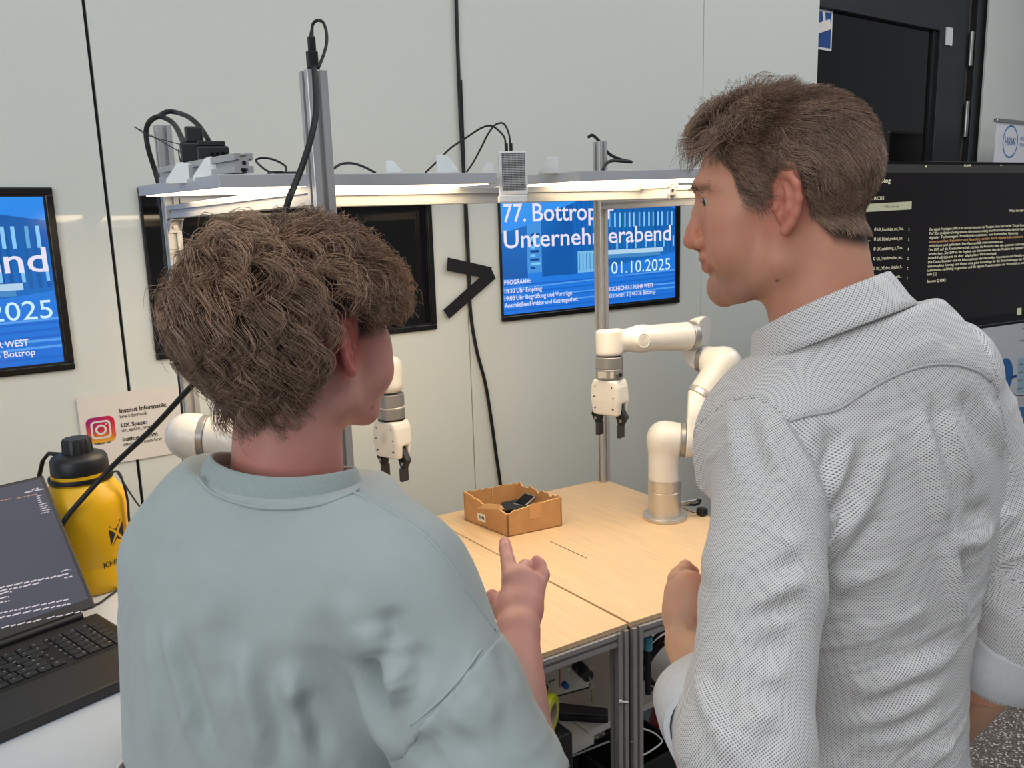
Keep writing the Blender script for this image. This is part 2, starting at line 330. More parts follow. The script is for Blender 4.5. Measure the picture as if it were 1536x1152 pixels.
# ------------------------------------------------------------------ card with the emblem
cp = Plane((0, WY-.010, 0), (1, 0, 0), (0, 0, 1))
t = thing('info_card', 'white institute card with pink and orange camera emblem on wall above yellow bottle', 'card', cp.hit(195, 640))
q = [cp.hit(*c) for c in ((114, 597), (274, 577), (284, 676), (128.5, 703))]
MB().prism([v-(0, -.004, 0) for v in q], (0, -.003, 0)).build('sheet', 'card', t)
cp.o = cp.o+np.array([0, .0002, 0])
for b, p0, x1, c, bo in (('Institut Informatik:', (179.5, 619.5), 250.5, 6.5, .02), ('hrw.informatik', (180, 627.5), 222, 5.5, 0), ('UX Space:', (182, 641), 221, 6, .02), ('ux_space_hrw', (183, 648), 226.5, 5.2, 0), ('Institut ENEW:', (184.5, 662), 238, 6, .02), ('energiecampus.hrw', (185.5, 669), 244, 5.2, 0), ('Follow us!', (142, 668), 167, 3.6, .02)):
    ptext('card_text', b, cp, p0, x1, c, 'ink', t, bold=bo)
def rrect(c, hx, hy, r, n=6):
    out = []
    for sx, sy, a0 in ((1, 1, 0), (-1, 1, 90), (-1, -1, 180), (1, -1, 270)):
        for k in range(n+1):
            a = math.radians(a0+90*k/n); out.append((c[0]+sx*(hx-r)+r*math.cos(a), c[1]+sy*(hy-r)+r*math.sin(a)))
    return out
def ring(out, inn, P, h):
    n = len(out); return [P(*p, h) for p in out]+[P(*p, h) for p in inn], [(i, (i+1) % n, n+(i+1) % n, n+i) for i in range(n)]
ec = cp.st(151.5, 644.5); hs = (cp.st(173, 640)[0]-cp.st(130, 646)[0])/2
mm = bpy.data.materials.new('emblem_gradient'); mm.use_nodes = True; nt = mm.node_tree; aa = nt.nodes.new('ShaderNodeAttribute'); aa.attribute_name = 'Col'
nt.links.new(aa.outputs['Color'], nt.nodes['Principled BSDF'].inputs['Base Color']); M['emblem'] = mm
pts = rrect(ec, hs, hs, hs*.45)
def ecol(p):
    u, v = (p[0]-ec[0])/hs, (p[1]-ec[1])/hs; tt = (v+1)/2; a, b, c = np.array((240, 180, 40)), np.array((214, 30, 70)), np.array((150, 30, 130))
    k = a+(b-a)*min(1, tt/.45) if tt < .45 else b+(c-b)*min(1, (tt-.45)/.55)*(.5-.5*u); return tuple(k)
pol = []
for i in range(len(pts)):
    p, q_ = pts[i], pts[(i+1) % len(pts)]; pol.append(([cp.P(*ec, .0006), cp.P(*p, .0006), cp.P(*q_, .0006)], [ecol(ec), ecol(p), ecol(q_)]))
colmesh('emblem', pol, 'emblem', t)
b = MB()
vs, fs = ring(rrect(ec, hs*.70, hs*.70, hs*.3), rrect(ec, hs*.56, hs*.56, hs*.2), cp.P, .0010); b.add(vs, fs)
circ = lambda r, c=ec: [(c[0]+r*math.cos(a), c[1]+r*math.sin(a)) for a in np.arange(28)*2*math.pi/28]
vs, fs = ring(circ(hs*.40), circ(hs*.25), cp.P, .0010); b.add(vs, fs)
b.add([cp.P(*p, .0010) for p in circ(hs*.07, (ec[0]+hs*.40, ec[1]+hs*.40))], [tuple(range(28))]); b.build('emblem_lines', 'white_paint', t)
# ------------------------------------------------------------------ two aluminium workbenches
TZ = .80
def bench(label, board, x0, x1, yf, yb, legs, rails):
    t = thing('workbench', label, 'workbench', ((x0+x1)/2, (yf+yb)/2, 0))
    MB().prism([(x, y, TZ-.012) for x, y in board], (0, 0, .012)).build('tabletop', 'wood', t, bev=.001)
    for x, y in legs: MB().profile((x, y, .02), (x, y, TZ-.013), .030, hint=(0, 1, 0)).build('leg', 'alu_dark', t)
    for x, y in legs: MB().cyl((x, y, 0), (x, y, .02), .018, n=14).build('foot', 'rubber', t)
    for a, b in rails: MB().profile(a, b, .030).build('rail', 'alu_dark', t)
    return t
fy = lambda x: 1.254-(x-1.172)*.095
zr = TZ-.028
bL = bench('left plywood workbench with aluminium legs, behind the curly-haired person', [(.50, 1.29), (1.171, fy(1.171)), (1.173, 2.132), (.50, 2.155)], .5, 1.17, 1.27, 2.13,
    [(1.153, 1.262), (.53, 1.30), (1.153, 2.09), (.53, 2.13)], [((.546, 1.299, zr), (1.137, 1.263, zr)), ((.53, 1.32, zr), (.53, 2.11, zr)), ((1.153, 1.28, zr), (1.153, 2.07, zr)), ((.55, 2.13, zr), (1.137, 2.1, zr))])
bR = bench('right plywood workbench carrying the white robot arm and cardboard box', [(1.178, fy(1.178)), (1.81, fy(1.81)), (1.832, 2.078), (1.176, 2.132)], 1.18, 1.82, 1.24, 2.1,
    [(1.1935, 1.258), (1.795, 1.21), (1.194, 2.09), (1.812, 2.05)], [((1.209, 1.257, zr), (1.779, 1.211, zr)), ((1.194, 1.28, zr), (1.194, 2.07, zr)), ((1.796, 1.23, zr), (1.811, 2.03, zr)), ((1.21, 2.09, zr), (1.795, 2.05, zr))])
# pencil scratch on the right board, joint plates and clamp pin on the leg
MB().obox((atz(840, 816, TZ)+atz(862, 832, TZ))/2+(0, 0, .0003), (.002, .16, .0006)).build('scratch', 'ink', bR)
MB().cyl((1.136, 1.245, .63), (1.150, 1.230, .63), .004, n=10).cyl((1.141, 1.240, .63), (1.1365, 1.2445, .63), .0075, n=10).build('clamp_pin', 'steel', bL, smooth=40)
for z in (.52, .36): MB().cyl((1.1705, 1.2445, z), (1.1705, 1.2415, z), .003, n=10).build('screw', 'steel', bL)
# shelves below
SZ = .46
for nm, a, b, par in (('shelf', (.55, 1.375), (1.174, 2.06), bL), ('shelf', (1.177, 1.40), (1.78, 2.03), bR)): MB().box((*a, SZ-.018), (*b, SZ)).build(nm, 'shelf', par, bev=.001)
MB().box((.55, 2.07, SZ), (1.135, 2.08, TZ-.04)).build('rear_panel', 'shelf', bL); MB().box((1.215, 2.05, SZ), (1.785, 2.06, TZ-.045)).build('rear_panel', 'shelf', bR)

# ------------------------------------------------------------------ things stored under the benches
a, b = aty(800, 1049, 1.335), aty(886, 1018, 1.305); b[2] = a[2] = .642
ux = nrm(b-a); uy = np.array([-ux[1], ux[0], 0]); bx = Plane(a, ux, (0, 0, 1))
wid = np.linalg.norm(b-a); t = thing('control_box', 'grey electronic control box with knobs mounted under the left bench top', 'control box', (a+b)/2)
R3 = np.array([ux, uy, [0, 0, 1]]).T; L0 = .25
MB().obox(b-ux*L0/2+uy*.13+(0, 0, .0615), (L0, .26, .103), R3).build('case', 'alu_dark', t, bev=.003)
MB().obox(b-ux*L0/2-uy*.003+(0, 0, .0615), (L0-.006, .006, .101), R3).build('front_panel', mat('panel_grey', (186, 186, 178), .5, noise=.03), t, bev=.001)
MB().obox(b-ux*L0/2+uy*.03+(0, 0, .005), (L0, .05, .010), R3).build('foot_rail', 'rubber', t)
for k in (.25, .75): MB().obox(b-ux*L0*k+uy*.15+(0, 0, .1293), (.03, .04, .033), R3).build('hanger', 'alu_dark', t)
pp = Plane(b-uy*.0065, ux, (0, 0, 1)); pt = lambda x, y, h=0: pp.P(*pp.st(x, y), h)
MB().cyl(pt(866, 998), pt(866, 998, .03), .014, .014, 18).cyl(pt(866, 998, .03), pt(866, 998, .05), .011, .0135, 12).build('knob', 'black', t, smooth=40)
k = pt(866, 998, .052); MB().tube([k, k+(.004, -.002, -.01), k+(.006, -.004, -.022)], .0015, 6).cyl(k+(.006, -.006, -.02), k+(.006, -.002, -.02), .008, n=12).obox(k+(.005, -.004, -.042), (.002, .005, .034)).build('key', 'steel', t)
MB().cyl(pt(846, 1026), pt(846, 1026, .012), .007, n=14).build('button', 'blue', t, smooth=40)
MB().cyl(pt(813, 1028), pt(813, 1028, .014), .009, n=14).build('knob', 'black', t, smooth=40)
MB().cyl(pt(853, 1003), pt(853, 1003, .003), .004, n=12).build('indicator', 'white', t)
q = [pt(x, y, .0006) for x, y in ((838.5, 1004), (840.5, 1003), (840, 1030), (838, 1031))]; MB().prism(q, pp.n*.0004).build('stripe', mat('orange_stripe', (190, 96, 60), .6, noise=.05), t)
q = [pt(x, y, .0006) for x, y in ((808, 1016), (818, 1012), (818, 1020), (808, 1024))]; MB().prism(q, pp.n*.0004).build('label_plate', 'white_paint', t)
q = [pt(x, y, .0006) for x, y in ((823, 1022), (832, 1018.6), (832, 1020), (823, 1023.4))]; MB().prism(q, pp.n*.0004).build('print_mark', 'ink', t)
# black fabric bin and flat black case behind it, tape roll
def bin_(name, label, cat, lo, hi, m='bag', wall=.012, group=None):
    t = thing(name, label, cat, ((lo[0]+hi[0])/2, (lo[1]+hi[1])/2, lo[2])); b = MB(); b.box(lo, (hi[0], hi[1], lo[2]+wall))
    b.box((lo[0], lo[1], lo[2]), (hi[0], lo[1]+wall, hi[2])); b.box((lo[0], hi[1]-wall, lo[2]), (hi[0], hi[1], hi[2])); b.box(lo, (lo[0]+wall, hi[1], hi[2])); b.box((hi[0]-wall, lo[1], lo[2]), hi)
    b.build('body', m, t, bev=.004); return t
c0 = atz(912, 1066, .432)
t = bin_('storage_bin', 'open black fabric bin with white piping under the left bench', 'bin', (c0[0]-.42, c0[1]-.01, .0), (1.205, c0[1]+.20, .432))
p0, p1 = aty(826, 1147, c0[1]-.013), aty(914, 1112, c0[1]-.013)
MB().tube([p0+(p0-p1)*2.2, p0, p1], .0025, 6).build('piping', 'white_paint', t)
t = thing('flat_case', 'flat dark grey case lying behind the black fabric bin under the left bench', 'case', (c0[0]-.06, c0[1]+.1, SZ))
a, b, c, d = [atz(x, y, .485) for x, y in ((838, 1053), (912, 1061), (912, 1072), (838, 1068))]
MB().prism([v-(0, 0, .008) for v in (a, b, c, d)], (0, 0, .008)).build('lid', mat('case_grey', (56, 60, 66), .5, noise=.08), t, bev=.004)
MB().prism([v-(0, 0, .0245) for v in (a, b, c, d)], (0, 0, .016)).build('tray', 'black', t, bev=.003)
rc = at(814, 1068, 1.79)
t = thing('tape_roll', 'fluorescent yellow tape roll standing beside the black bin', 'tape', rc)
ax = nrm(np.array([.55, -.83, 0])); MB().lathe([(.024, -.024), (.040, -.024), (.0415, -.022), (.0415, .022), (.040, .024), (.024, .024), (.024, -.024)], rc, ax, 36).build('tape', 'fluo', t, smooth=40)
MB().lathe([(.0205, -.0245), (.024, -.0245), (.024, .0245), (.0205, .0245), (.0205, -.0245)], rc, ax, 32).build('core', mat('paper_core', (172, 150, 130), .9, noise=.08), t, smooth=40)
MB().box((rc[0]-.045, rc[1]-.045, 0), (rc[0]+.045, rc[1]+.045, rc[2]-.0418)).build('storage_crate', 'black', bev=.004); tag(bpy.data.objects['storage_crate'], 'small black crate under the fluorescent tape roll', 'crate')
# right bench underside: black bag with piping, dark box, red box, cable coil, cyan connector
c1 = aty(985, 1110, 1.42)
t = bin_('storage_bag', 'black bag with rounded white piping beside the bench legs under the right bench', 'bag', (1.215, 1.34, .0), (c1[0]+.02, 1.50, c1[2]+.02))
MB().tube(spline([aty(x, y, 1.335) for x, y in ((950, 1090), (968, 1094), (982, 1100), (992, 1109), (992, 1114), (984, 1121), (968, 1131), (950, 1138))], 5), .0022, 6).build('piping', 'white_paint', t)
c2 = aty(984, 1076, 1.78)
t = thing('dark_box', 'dark blue-grey box behind the black bag under the right bench', 'box', c2-(0, 0, .3))
MB().box((c2[0]-.12, 1.75, .0), (c2[0]+.06, 1.90, c2[2])).build('body', 'black', t, bev=.004); MB().box((c2[0]-.125, 1.745, c2[2]), (c2[0]+.065, 1.905, c2[2]+.018)).build('lid', mat('lid_blue_grey', (44, 50, 62), .5, noise=.05), t, bev=.004)
c3 = at(1012, 1086, 2.30)
t = thing('red_case', 'dark red plastic case under the right bench by the dotted sleeve', 'case', (c3[0], c3[1], 0))
R2 = np.array([[.8, .6, 0], [-.6, .8, 0], [0, 0, 1]]).T; hh = c3[2]
MB().obox((c3[0]+.02, c3[1]+.03, hh/2), (.11, .12, hh), R2).build('body', 'red', t, bev=.006)
for k in range(3): MB().obox((c3[0], c3[1], hh*.82-.05*k)+R2@np.array([-.01+.03*k, -.030, 0]), (.022, .006, .014), R2).build('latch', 'red', t, bev=.001)
t = thing('yellow_knob', 'small yellow and red knob by the rolled cuff at the bottom edge', 'knob', at(1024, 1149, 1.72))
kc = at(1026, 1150, 1.72); MB().lathe([(.0, 0), (.018, 0), (.02, .01), (.018, .02), (0, .02)], kc, (0, 0, 1), 18).build('cap', 'red', t, smooth=50); MB().cyl(kc-(0, 0, .2), kc, .016, n=16).build('stem', 'yellow', t, smooth=50)
cc = at(998, 985, 2.06); pts = []
for k in range(64):
    a = k/64*2*math.pi*4; pts.append(cc+(math.cos(a)*(.085+.006*math.sin(a*.37))+.02, math.sin(a)*.03+.01*math.sin(k*.2), math.sin(a+.5)*(.045+.004*math.cos(a*.21))-.0012*k*.3))
cable('cable_coil', pts, .0045, 'coil of black cable hanging under the right bench', k=3)
t = thing('cable_tie_plug', 'cyan plug on the bench leg beside the cable coil', 'plug', at(972, 965, 1.95)); k = at(972, 962, 1.90)
MB().cyl(k+(0, 0, .012), k-(0, 0, .02), .010, n=16).build('plug_head', mat('cyan_plastic', (70, 150, 172), .45, noise=.05), t, smooth=40); MB().cyl(k-(0, 0, .02), k-(0, 0, .13), .007, n=12).build('plug_stem', 'rubber', t, smooth=40)

# ------------------------------------------------------------------ overhead aluminium frame
PW = .033
t = fr = thing('overhead_frame', 'aluminium profile frame standing on the workbenches and holding the light panels', 'frame', (1.15, 1.65, TZ))
FP = [(.537, 1.262), (.515, 2.10), (1.818, 2.060), (1.80, 1.19)]
for k, (x, y) in enumerate(FP): MB().profile((x, y, TZ+.0006), (x, y, 1.912 if k else 1.90), PW, hint=(0, 1, 0)).build('post', 'alu', t)
zb = 1.7165
MB().profile((.548, 1.462, 1.7186), (1.795, 1.412, 1.7290), .031).build('beam', 'alu', t)
MB().profile((.541, 1.28, zb), (.518, 2.08, zb), .030).build('beam', 'alu', t)
MB().profile((.535, 2.10, 1.752), (1.80, 2.062, 1.752), .030).build('beam', 'alu', t)
MB().profile((1.802, 1.21, zb), (1.818, 2.04, zb), .030).build('beam', 'alu', t)
# long top rail from the back-right post to the right
MB().profile((1.838, 2.058, 1.775), (2.36, 2.025, 1.775), .030).build('top_rail', 'alu', t)
def bracket(c, u, v, w, s=.030):
    c = np.asarray(c, float); u, v, w = map(np.asarray, (u, v, w)); b = MB()
    b.prism([c-w*s/2, c-w*s/2+u*s*1.1, c-w*s/2+v*s*1.1], w*.003); b.prism([c+w*s/2, c+w*s/2+u*s*1.1, c+w*s/2+v*s*1.1], -w*.003)
    b.prism([c-w*s/2, c+w*s/2, c+w*s/2+u*s*1.1, c-w*s/2+u*s*1.1], v*.004); b.prism([c-w*s/2, c+w*s/2, c+w*s/2+v*s*1.1, c-w*s/2+v*s*1.1], u*.004)
    b.k = 0; o = b.build('corner_bracket', 'alu', t, bev=.0008)
    k = c+v*s*.62+u*.004; MB().cyl(k, k+u*.006, .005, n=12).build('bolt', 'steel', o, smooth=40)
X, Y, Z = np.eye(3)
bracket((.515, 2.083, zb-.0155), -Y, -Z, X); bracket((.515, 2.083, zb+.046), -Y, Z, X); bracket((1.836, 2.06, 1.736), X, -Z, Y); bracket((.532, 2.10, 1.736), X, -Z, Y)
# short profile whose end face looks out from the front beam
c = aty(1009, 285.5, 1.33); MB().profile(c, c+(.0, .10, 0.002), .034, slot=.34).build('cross_beam', 'alu', t)
MB().cyl(c-(0, .001, 0), c+(0, .004, 0), .0035, n=12).build('core_bore', 'rubber', t)

def panel(name, label, o, u, v, w, d):
    u, v = nrm(u), nrm(v); n = np.cross(u, v); t = thing(name, label, 'light', o); o = np.asarray(o, float)
    MB().prism([o, o+u*w, o+u*w+v*d, o+v*d], n*.020).build('housing', mat('panel_edge', (196, 198, 202), .4, metal=.3, noise=.03), t, bev=.001)
    MB().prism([o+u*.012+v*.012-n*.0012, o+u*(w-.012)+v*.012-n*.0012, o+u*(w-.012)+v*(d-.012)-n*.0012, o+u*.012+v*(d-.012)-n*.0012], n*.001).build('diffuser', 'glow_warm', t)
    return t
A, B, D_ = np.array([.41, 1.36, 1.7335]), np.array([.41, 1.85, 1.7445]), np.array([.86, 1.32, 1.7375])
panel('light_panel', 'left white LED panel lying on the frame, lighting the left bench', A, D_-A, B-A, .50, .56)
A, B, D_ = np.array([1.11, 1.32, 1.7435]), np.array([1.11, 1.49, 1.7465]), np.array([1.37, 1.27, 1.7475])
panel('light_panel', 'right white LED panel lying on the frame behind the man with the checked shirt', A, D_-A, B-A, .60, .56)

# profile lying on the left panel, end face towards the viewer, black sensor on it
e = np.array([.452, 1.36, 1.7712]); e2 = e+(-.012, .44, .009)
t = thing('profile_bar', 'aluminium bar with open end face lying on the left light panel', 'bar', e); MB().profile(e, e2, .030, slot=.30, depth=.24).build('bar', 'alu', t); MB().cyl(e-(0, .0006, 0), e+(0, .002, 0), .0035, n=12).build('core_bore', 'rubber', t)
def foot(px, py, d, flip, label, sc=1.0, yaw=0.0):
    o = at(px, py, d); a = math.atan2(CR[1], CR[0])+yaw; u = np.array([math.cos(a), math.sin(a), 0])*(-1 if flip else 1); n = np.array([-u[1], u[0], 0])
    z = np.array([0, 0, 1.]); s = .042*sc
    pts = [o, o+u*s, o+u*s+z*s*.80, o+u*s*.72+z*s*.86, o+u*s*.50+z*s*.80, o+z*s*.16]
    ob = MB().prism(pts, n*.022).build('printed_bracket', 'print', bev=.0015); return tag(ob, label, 'bracket')
foot(249, 276, 1.455, 0, 'white printed wedge bracket beside the back-left post'); foot(289, 272, 1.415, 0, 'white printed wedge bracket in front of the black sensor', 1.1)
foot(603, 260, 1.72, 1, 'small white printed bracket under the loop of thin cable', .7); foot(688, 260, 1.68, 1, 'white printed wedge bracket left of the perforated case', 1.0); foot(722, 260, 1.75, 0, 'white printed bracket half behind the perforated case', .6); foot(808, 261, 1.72, 0, 'white printed wedge bracket right of the perforated case', .95)
# black sensor on the bar
t = thing('black_sensor', 'black boxy sensor with stacked housing and antenna wires on the left frame', 'sensor', at(305, 245, 1.56))
sp_ = Plane(at(274, 246, 1.55), (.93, -.30, 0), (0, 0, 1)); su, sn = sp_.u, -sp_.n
def sbox(px0, py0, px1, py1, d0, d1, nm, m='black', bv=.004):
    a, b = sp_.st(px0, py1), sp_.st(px1, py0); lo = sp_.P(a[0], a[1])+sn*d0
    MB().prism([lo, lo+su*(b[0]-a[0]), lo+su*(b[0]-a[0])+np.array([0, 0, b[1]-a[1]]), lo+np.array([0, 0, b[1]-a[1]])], sn*(d1-d0)).build(nm, m, t, bev=bv)
sbox(271, 212, 336, 244.3, .012, .085, 'housing'); sbox(296, 219, 343, 243, -.006, .05, 'front_block'); sbox(277, 187, 302, 213, .02, .05, 'upper_block'); sbox(296, 211, 337, 219, .0, .07, 'lid', bv=.002)
for k in range(3):
    c = sp_.P(*sp_.st(319+k*8, 232-k*.5))-sn*.006; MB().lathe([(.0035, 0), (.0048, 0), (.0048, .003), (.0035, .003), (.0035, 0)], c, -sn, 16).build('socket_ring', 'rubber', t, smooth=40)
for pts in ([(270, 228, 1.56), (230, 205, 1.60), (201, 190, 1.62)], [(272, 217, 1.58), (245, 210, 1.6), (222, 203, 1.62), (201, 190, 1.62)]): MB().tube(spline([at(*p) for p in pts], 6), .0009, 5).build('antenna_wire', 'rubber', t)
MB().tube(spline([at(*p) for p in ((268, 224, 1.54), (269, 235, 1.54), (274, 252, 1.54), (278, 268, 1.54))], 4), .0013, 5).build('cable_tie', 'rubber', t)
# loops at the back-left post
cable('power_cable', [at(*p) for p in ((238, 276, 1.9), (232, 255, 1.9), (222, 222, 1.88), (219, 197, 1.87), (225, 182, 1.86), (238, 175, 1.86), (252, 179, 1.84), (263, 189, 1.8), (272, 206, 1.7), (277, 218, 1.63))], .0058, 'thick black cable looping over the back-left post into the sensor')
cable('power_cable', [at(*p) for p in ((241, 172, 1.80), (250, 168, 1.78), (262, 168, 1.78), (282, 175, 1.72), (297, 187, 1.68), (307, 201, 1.65), (314, 213, 1.63))], .0052, 'black cable arching behind the upper block of the sensor')
cable('thin_wire', [at(*p) for p in ((448, 259, 1.42), (430, 259, 1.46), (405, 258, 1.5), (390, 248, 1.55), (384, 240, 1.58), (395, 237, 1.56), (412, 240, 1.54), (428, 249, 1.52), (429, 258, 1.5))], .002, 'thin grey wire looping on top of the left light panel')
cable('thin_wire', [at(*p) for p in ((412, 276, 1.40), (402, 273, 1.41), (400, 264, 1.43), (406, 259, 1.45), (425, 258, 1.46))], .002, 'thin wire end hanging over the left panel edge')
cable('thin_wire', [at(*p) for p in ((500, 253, 1.5), (512, 246, 1.52), (528, 245, 1.55), (545, 250, 1.6), (563, 259, 1.65))], .0024, 'thin black wire arching right of the tall front post')
# perforated camera case on the front beam
t = thing('perforated_case', 'white perforated case with two plugs hanging on the front beam', 'case', at(763, 300, 1.60))
pc = Plane(at(749.5, 293, 1.585), (.84, -.54, 0), (0, 0, 1)); n_ = -pc.n
a0, a1 = pc.st(749.5, 293), pc.st(790.5, 226); Wd, Hd = a1[0], a1[1]; dp = .045
MB().prism([pc.P(0, 0), pc.P(Wd, 0), pc.P(Wd, Hd), pc.P(0, Hd)], n_*dp).build('shell', 'white', t, bev=.002)
hb = MB()
for i in range(16):
    for j in range(22):
        c = pc.P(Wd*(.13+.77*i/15), Hd*(.12+.82*j/21), .0004); hb.obox(c, (.0020, .0020, .0006), np.array([pc.u, pc.v, pc.n]).T)
hb.build('perforation', 'ink', t, kind='stuff')
MB().prism([pc.P(Wd*.14, .001, .001), pc.P(Wd*.72, .001, .001), pc.P(Wd*.72, .005, .001), pc.P(Wd*.14, .005, .001)], pc.n*.0006).build('light_slot', 'card', t)
b0, b1 = pc.st(749, 304), pc.st(791, 291); MB().prism([pc.P(b0[0]-.001, b0[1], .003), pc.P(b1[0], b0[1], .003), pc.P(b1[0], b1[1]-.001, .003), pc.P(b0[0]-.001, b1[1]-.001, .003)], n_*(dp+.006)).build('base_clip', 'white', t, bev=.002)
for px, d, in ((759.5, 1.605), (766.5, 1.61)):
    k = at(px, 226, d); MB().obox(k-(0, 0, .0), (.0055, .005, .028)).build('plug', 'rubber', t, bev=.001)
cable('thin_cable', [at(*p) for p in ((758.5, 216, 1.665), (756, 205, 1.67), (746, 194, 1.69), (735, 188.5, 1.7), (720, 193, 1.72), (700, 206, 1.74), (676, 222, 1.75), (660, 238, 1.76), (638, 259, 1.77))], .002, 'thin black cable from the perforated case sweeping far left')
cable('thin_cable', [at(*p) for p in ((765.5, 216, 1.67), (763, 200, 1.67), (757, 187, 1.68), (750, 184.5, 1.7), (741, 189, 1.72), (731, 203, 1.75), (720, 225, 1.79), (709, 245, 1.83), (700, 258, 1.86))], .002, 'thin black cable from the perforated case dropping steeply')
cable('power_cable', [at(*p) for p in ((882, 206, 2.7), (889, 203, 2.7), (899, 212, 2.68), (913, 230, 2.65), (930, 239, 2.62), (947, 243, 2.6), (935, 242, 2.55), (918, 241, 2.5), (908, 247, 2.45), (904, 256, 2.4))], .005, 'black cable bent over the top of the back-right post')
# usb adapter on the tall front post
t = thing('usb_adapter', 'black cable adapter standing on the tall front post', 'adapter', at(470, 104, 1.26))
MB().obox(at(468.5, 90, 1.262), (.016, .012, .026)).obox(at(467.5, 66, 1.262), (.011, .009, .022)).build('plug_body', 'black', t, bev=.002); MB().cyl(at(467, 55, 1.262), at(468, 44, 1.262), .0035, .0024, 10).build('strain_relief', 'rubber', t, smooth=40)
cable('adapter_cable', [at(*p) for p in ((468, 46, 1.262), (469, 37, 1.262), (475, 31, 1.262), (484, 33, 1.26), (489, 45, 1.26), (490, 62, 1.255), (486, 80, 1.25), (477, 103, 1.24))], .0024, 'thin black cable looping above the tall front post')
cable('hanging_cable', [at(*p) for p in ((471, 100, 1.235), (473, 130, 1.225), (474, 165, 1.22), (467, 205, 1.21), (453, 250, 1.2), (441, 280, 1.19), (433, 300, 1.18), (422, 340, 1.18), (400, 420, 1.2), (340, 520, 1.25), (275, 592, 1.30), (224, 647, 1.37), (170, 698, 1.41), (120, 752, 1.406), (96, 782, 1.404), (84, 812, 1.388), (82, 860, 1.368))], .0046, 'black cable running from the tall front post down behind the laptop')
cable('post_cable', [aty(x, y, 2.13) for x, y in ((238, 290), (245, 340), (250, 400), (262, 500), (272, 590), (276, 640), (277, 700), (283, 790))], .0055, 'black cable along the back-left post', n=6)

# ------------------------------------------------------------------ cardboard box with phone parts
t = thing('cardboard_box', 'open torn brown cardboard box with a small white label on the bench', 'box', (1.345, 1.93, TZ))
q = [np.array([*p, TZ+.001]) for p in ((1.249, 2.042), (1.267, 1.842), (1.439, 1.814), (1.421, 2.014))]
rb = random.Random(5); th = .004
def torn(a, b, ins, prof):
    # wall with a ragged upper edge: prof(t) gives the height
    n = 26; bot = [a+(b-a)*k/n for k in range(n+1)]; top = [p+np.array([0, 0, prof(k/n)+rb.uniform(-.0022, .0022)]) for k, p in enumerate(bot)]; m = MB()
    vs = [p for p in bot]+[p for p in top]+[p+ins for p in bot]+[p+ins+(0, 0, .0005) for p in top]; k = n+1
    m.k = 0; m.add(vs, [(i, i+1, k+i+1, k+i) for i in range(n)]+[(2*k+i+1, 2*k+i, 3*k+i, 3*k+i+1) for i in range(n)]+[(0, k, 3*k, 2*k), (n, 2*k+n, 3*k+n, k+n)])
    b0 = len(m.f); m.add(vs, [(k+i, k+i+1, 3*k+i+1, 3*k+i) for i in range(n)]); m.m[b0:] = [1]*n
    m.build('side_wall', ['cardboard', 'cardedge'], t)
cen = sum(q)/4; inw = lambda a, b: nrm(cen-(a+b)/2)*th*np.array([1, 1, 0])
torn(q[0], q[1], inw(q[0], q[1]), lambda s: np.interp(s, [0, .12, .3, .45, .58, .66, .8, .97, 1], [.086, .083, .078, .071, .062, .068, .073, .066, .066]))
torn(q[1], q[2], inw(q[1], q[2]), lambda s: np.interp(s, [0, .1, .5, .8, 1], [.066, .071, .080, .085, .086]))
torn(q[2], q[3], inw(q[2], q[3]), lambda s: .085+.004*math.sin(s*23)+.004*math.sin(s*51))
torn(q[3], q[0], inw(q[3], q[0]), lambda s: .086)
MB().prism([p+(0, 0, .0) for p in q], (0, 0, .003)).build('base', 'cardboard', t)
f1 = Plane(q[0], q[1]-q[0], (0, 0, 1)); f1.n = -inw(q[0], q[1])/th
lq = [f1.hit(x, y)+f1.n*.0006 for x, y in ((716, 768.5), (728, 772.5), (728.5, 784), (717.5, 780))]; MB().prism(lq, f1.n*.0005).build('label', 'white_paint', t)
for k in range(4):
    a = .27+k*.16; p = [lq[0]+(lq[1]-lq[0])*(a+d)+(lq[3]-lq[0])*e for d, e in ((0, .25), (.09, .25), (.09, .7), (0, .7))]; MB().prism([v+f1.n*.0006 for v in p], f1.n*.0003).build('barcode_bar', 'ink', t)
MB().prism([f1.hit(x, y)+f1.n*.0008 for x, y in ((716, 762), (731, 755), (752, 757), (757, 764), (740, 764))], f1.n*.0012).build('torn_flap', 'cardedge', t)
f2 = Plane(q[1], q[2]-q[1], (0, 0, 1)); MB().prism([f2.hit(x, y)+f2.n*.0006 for x, y in ((795, 756), (813, 751.5), (812, 776), (794, 779))], f2.n*.0003).build('tape_piece', mat('clear_tape', (200, 150, 100), .25, noise=.03), t)
MB().obox((q[0]*.5+q[3]*.5)+(.004, -.006, .042), (.003, .003, .082)).build('corner_flap_edge', 'cardedge', t)
o = MB().obox(np.array([1.345, 1.905, TZ+.056]), (.085, .06, .022), np.array([[.9, -.4, .1], [.4, .9, .1], [-.12, -.05, .99]]).T).build('black_gadget', 'black', bev=.004); tag(o, 'flat black gadget inside the cardboard box', 'gadget')
o = MB().obox(np.array([1.345, 1.92, TZ+.024]), (.10, .09, .036)).build('gadget_box', 'black', bev=.003); tag(o, 'dark box under the phone inside the cardboard box', 'box')
t = thing('old_phone', 'silver-edged old phone leaning inside the cardboard box', 'phone', (1.39, 1.87, TZ+.06)); Rp = np.array([nrm([.9, .25, .28]), nrm([-.3, .95, .1]), nrm(np.cross(nrm([.9, .25, .28]), nrm([-.3, .95, .1])))]).T
pcn = atz(787, 751.5, TZ+.070); MB().obox(pcn, (.062, .042, .010), Rp).build('body', 'steel', t, bev=.004); MB().obox(pcn+Rp@np.array([0, 0, .0054]), (.050, .034, .001), Rp).build('screen', 'mon', t)
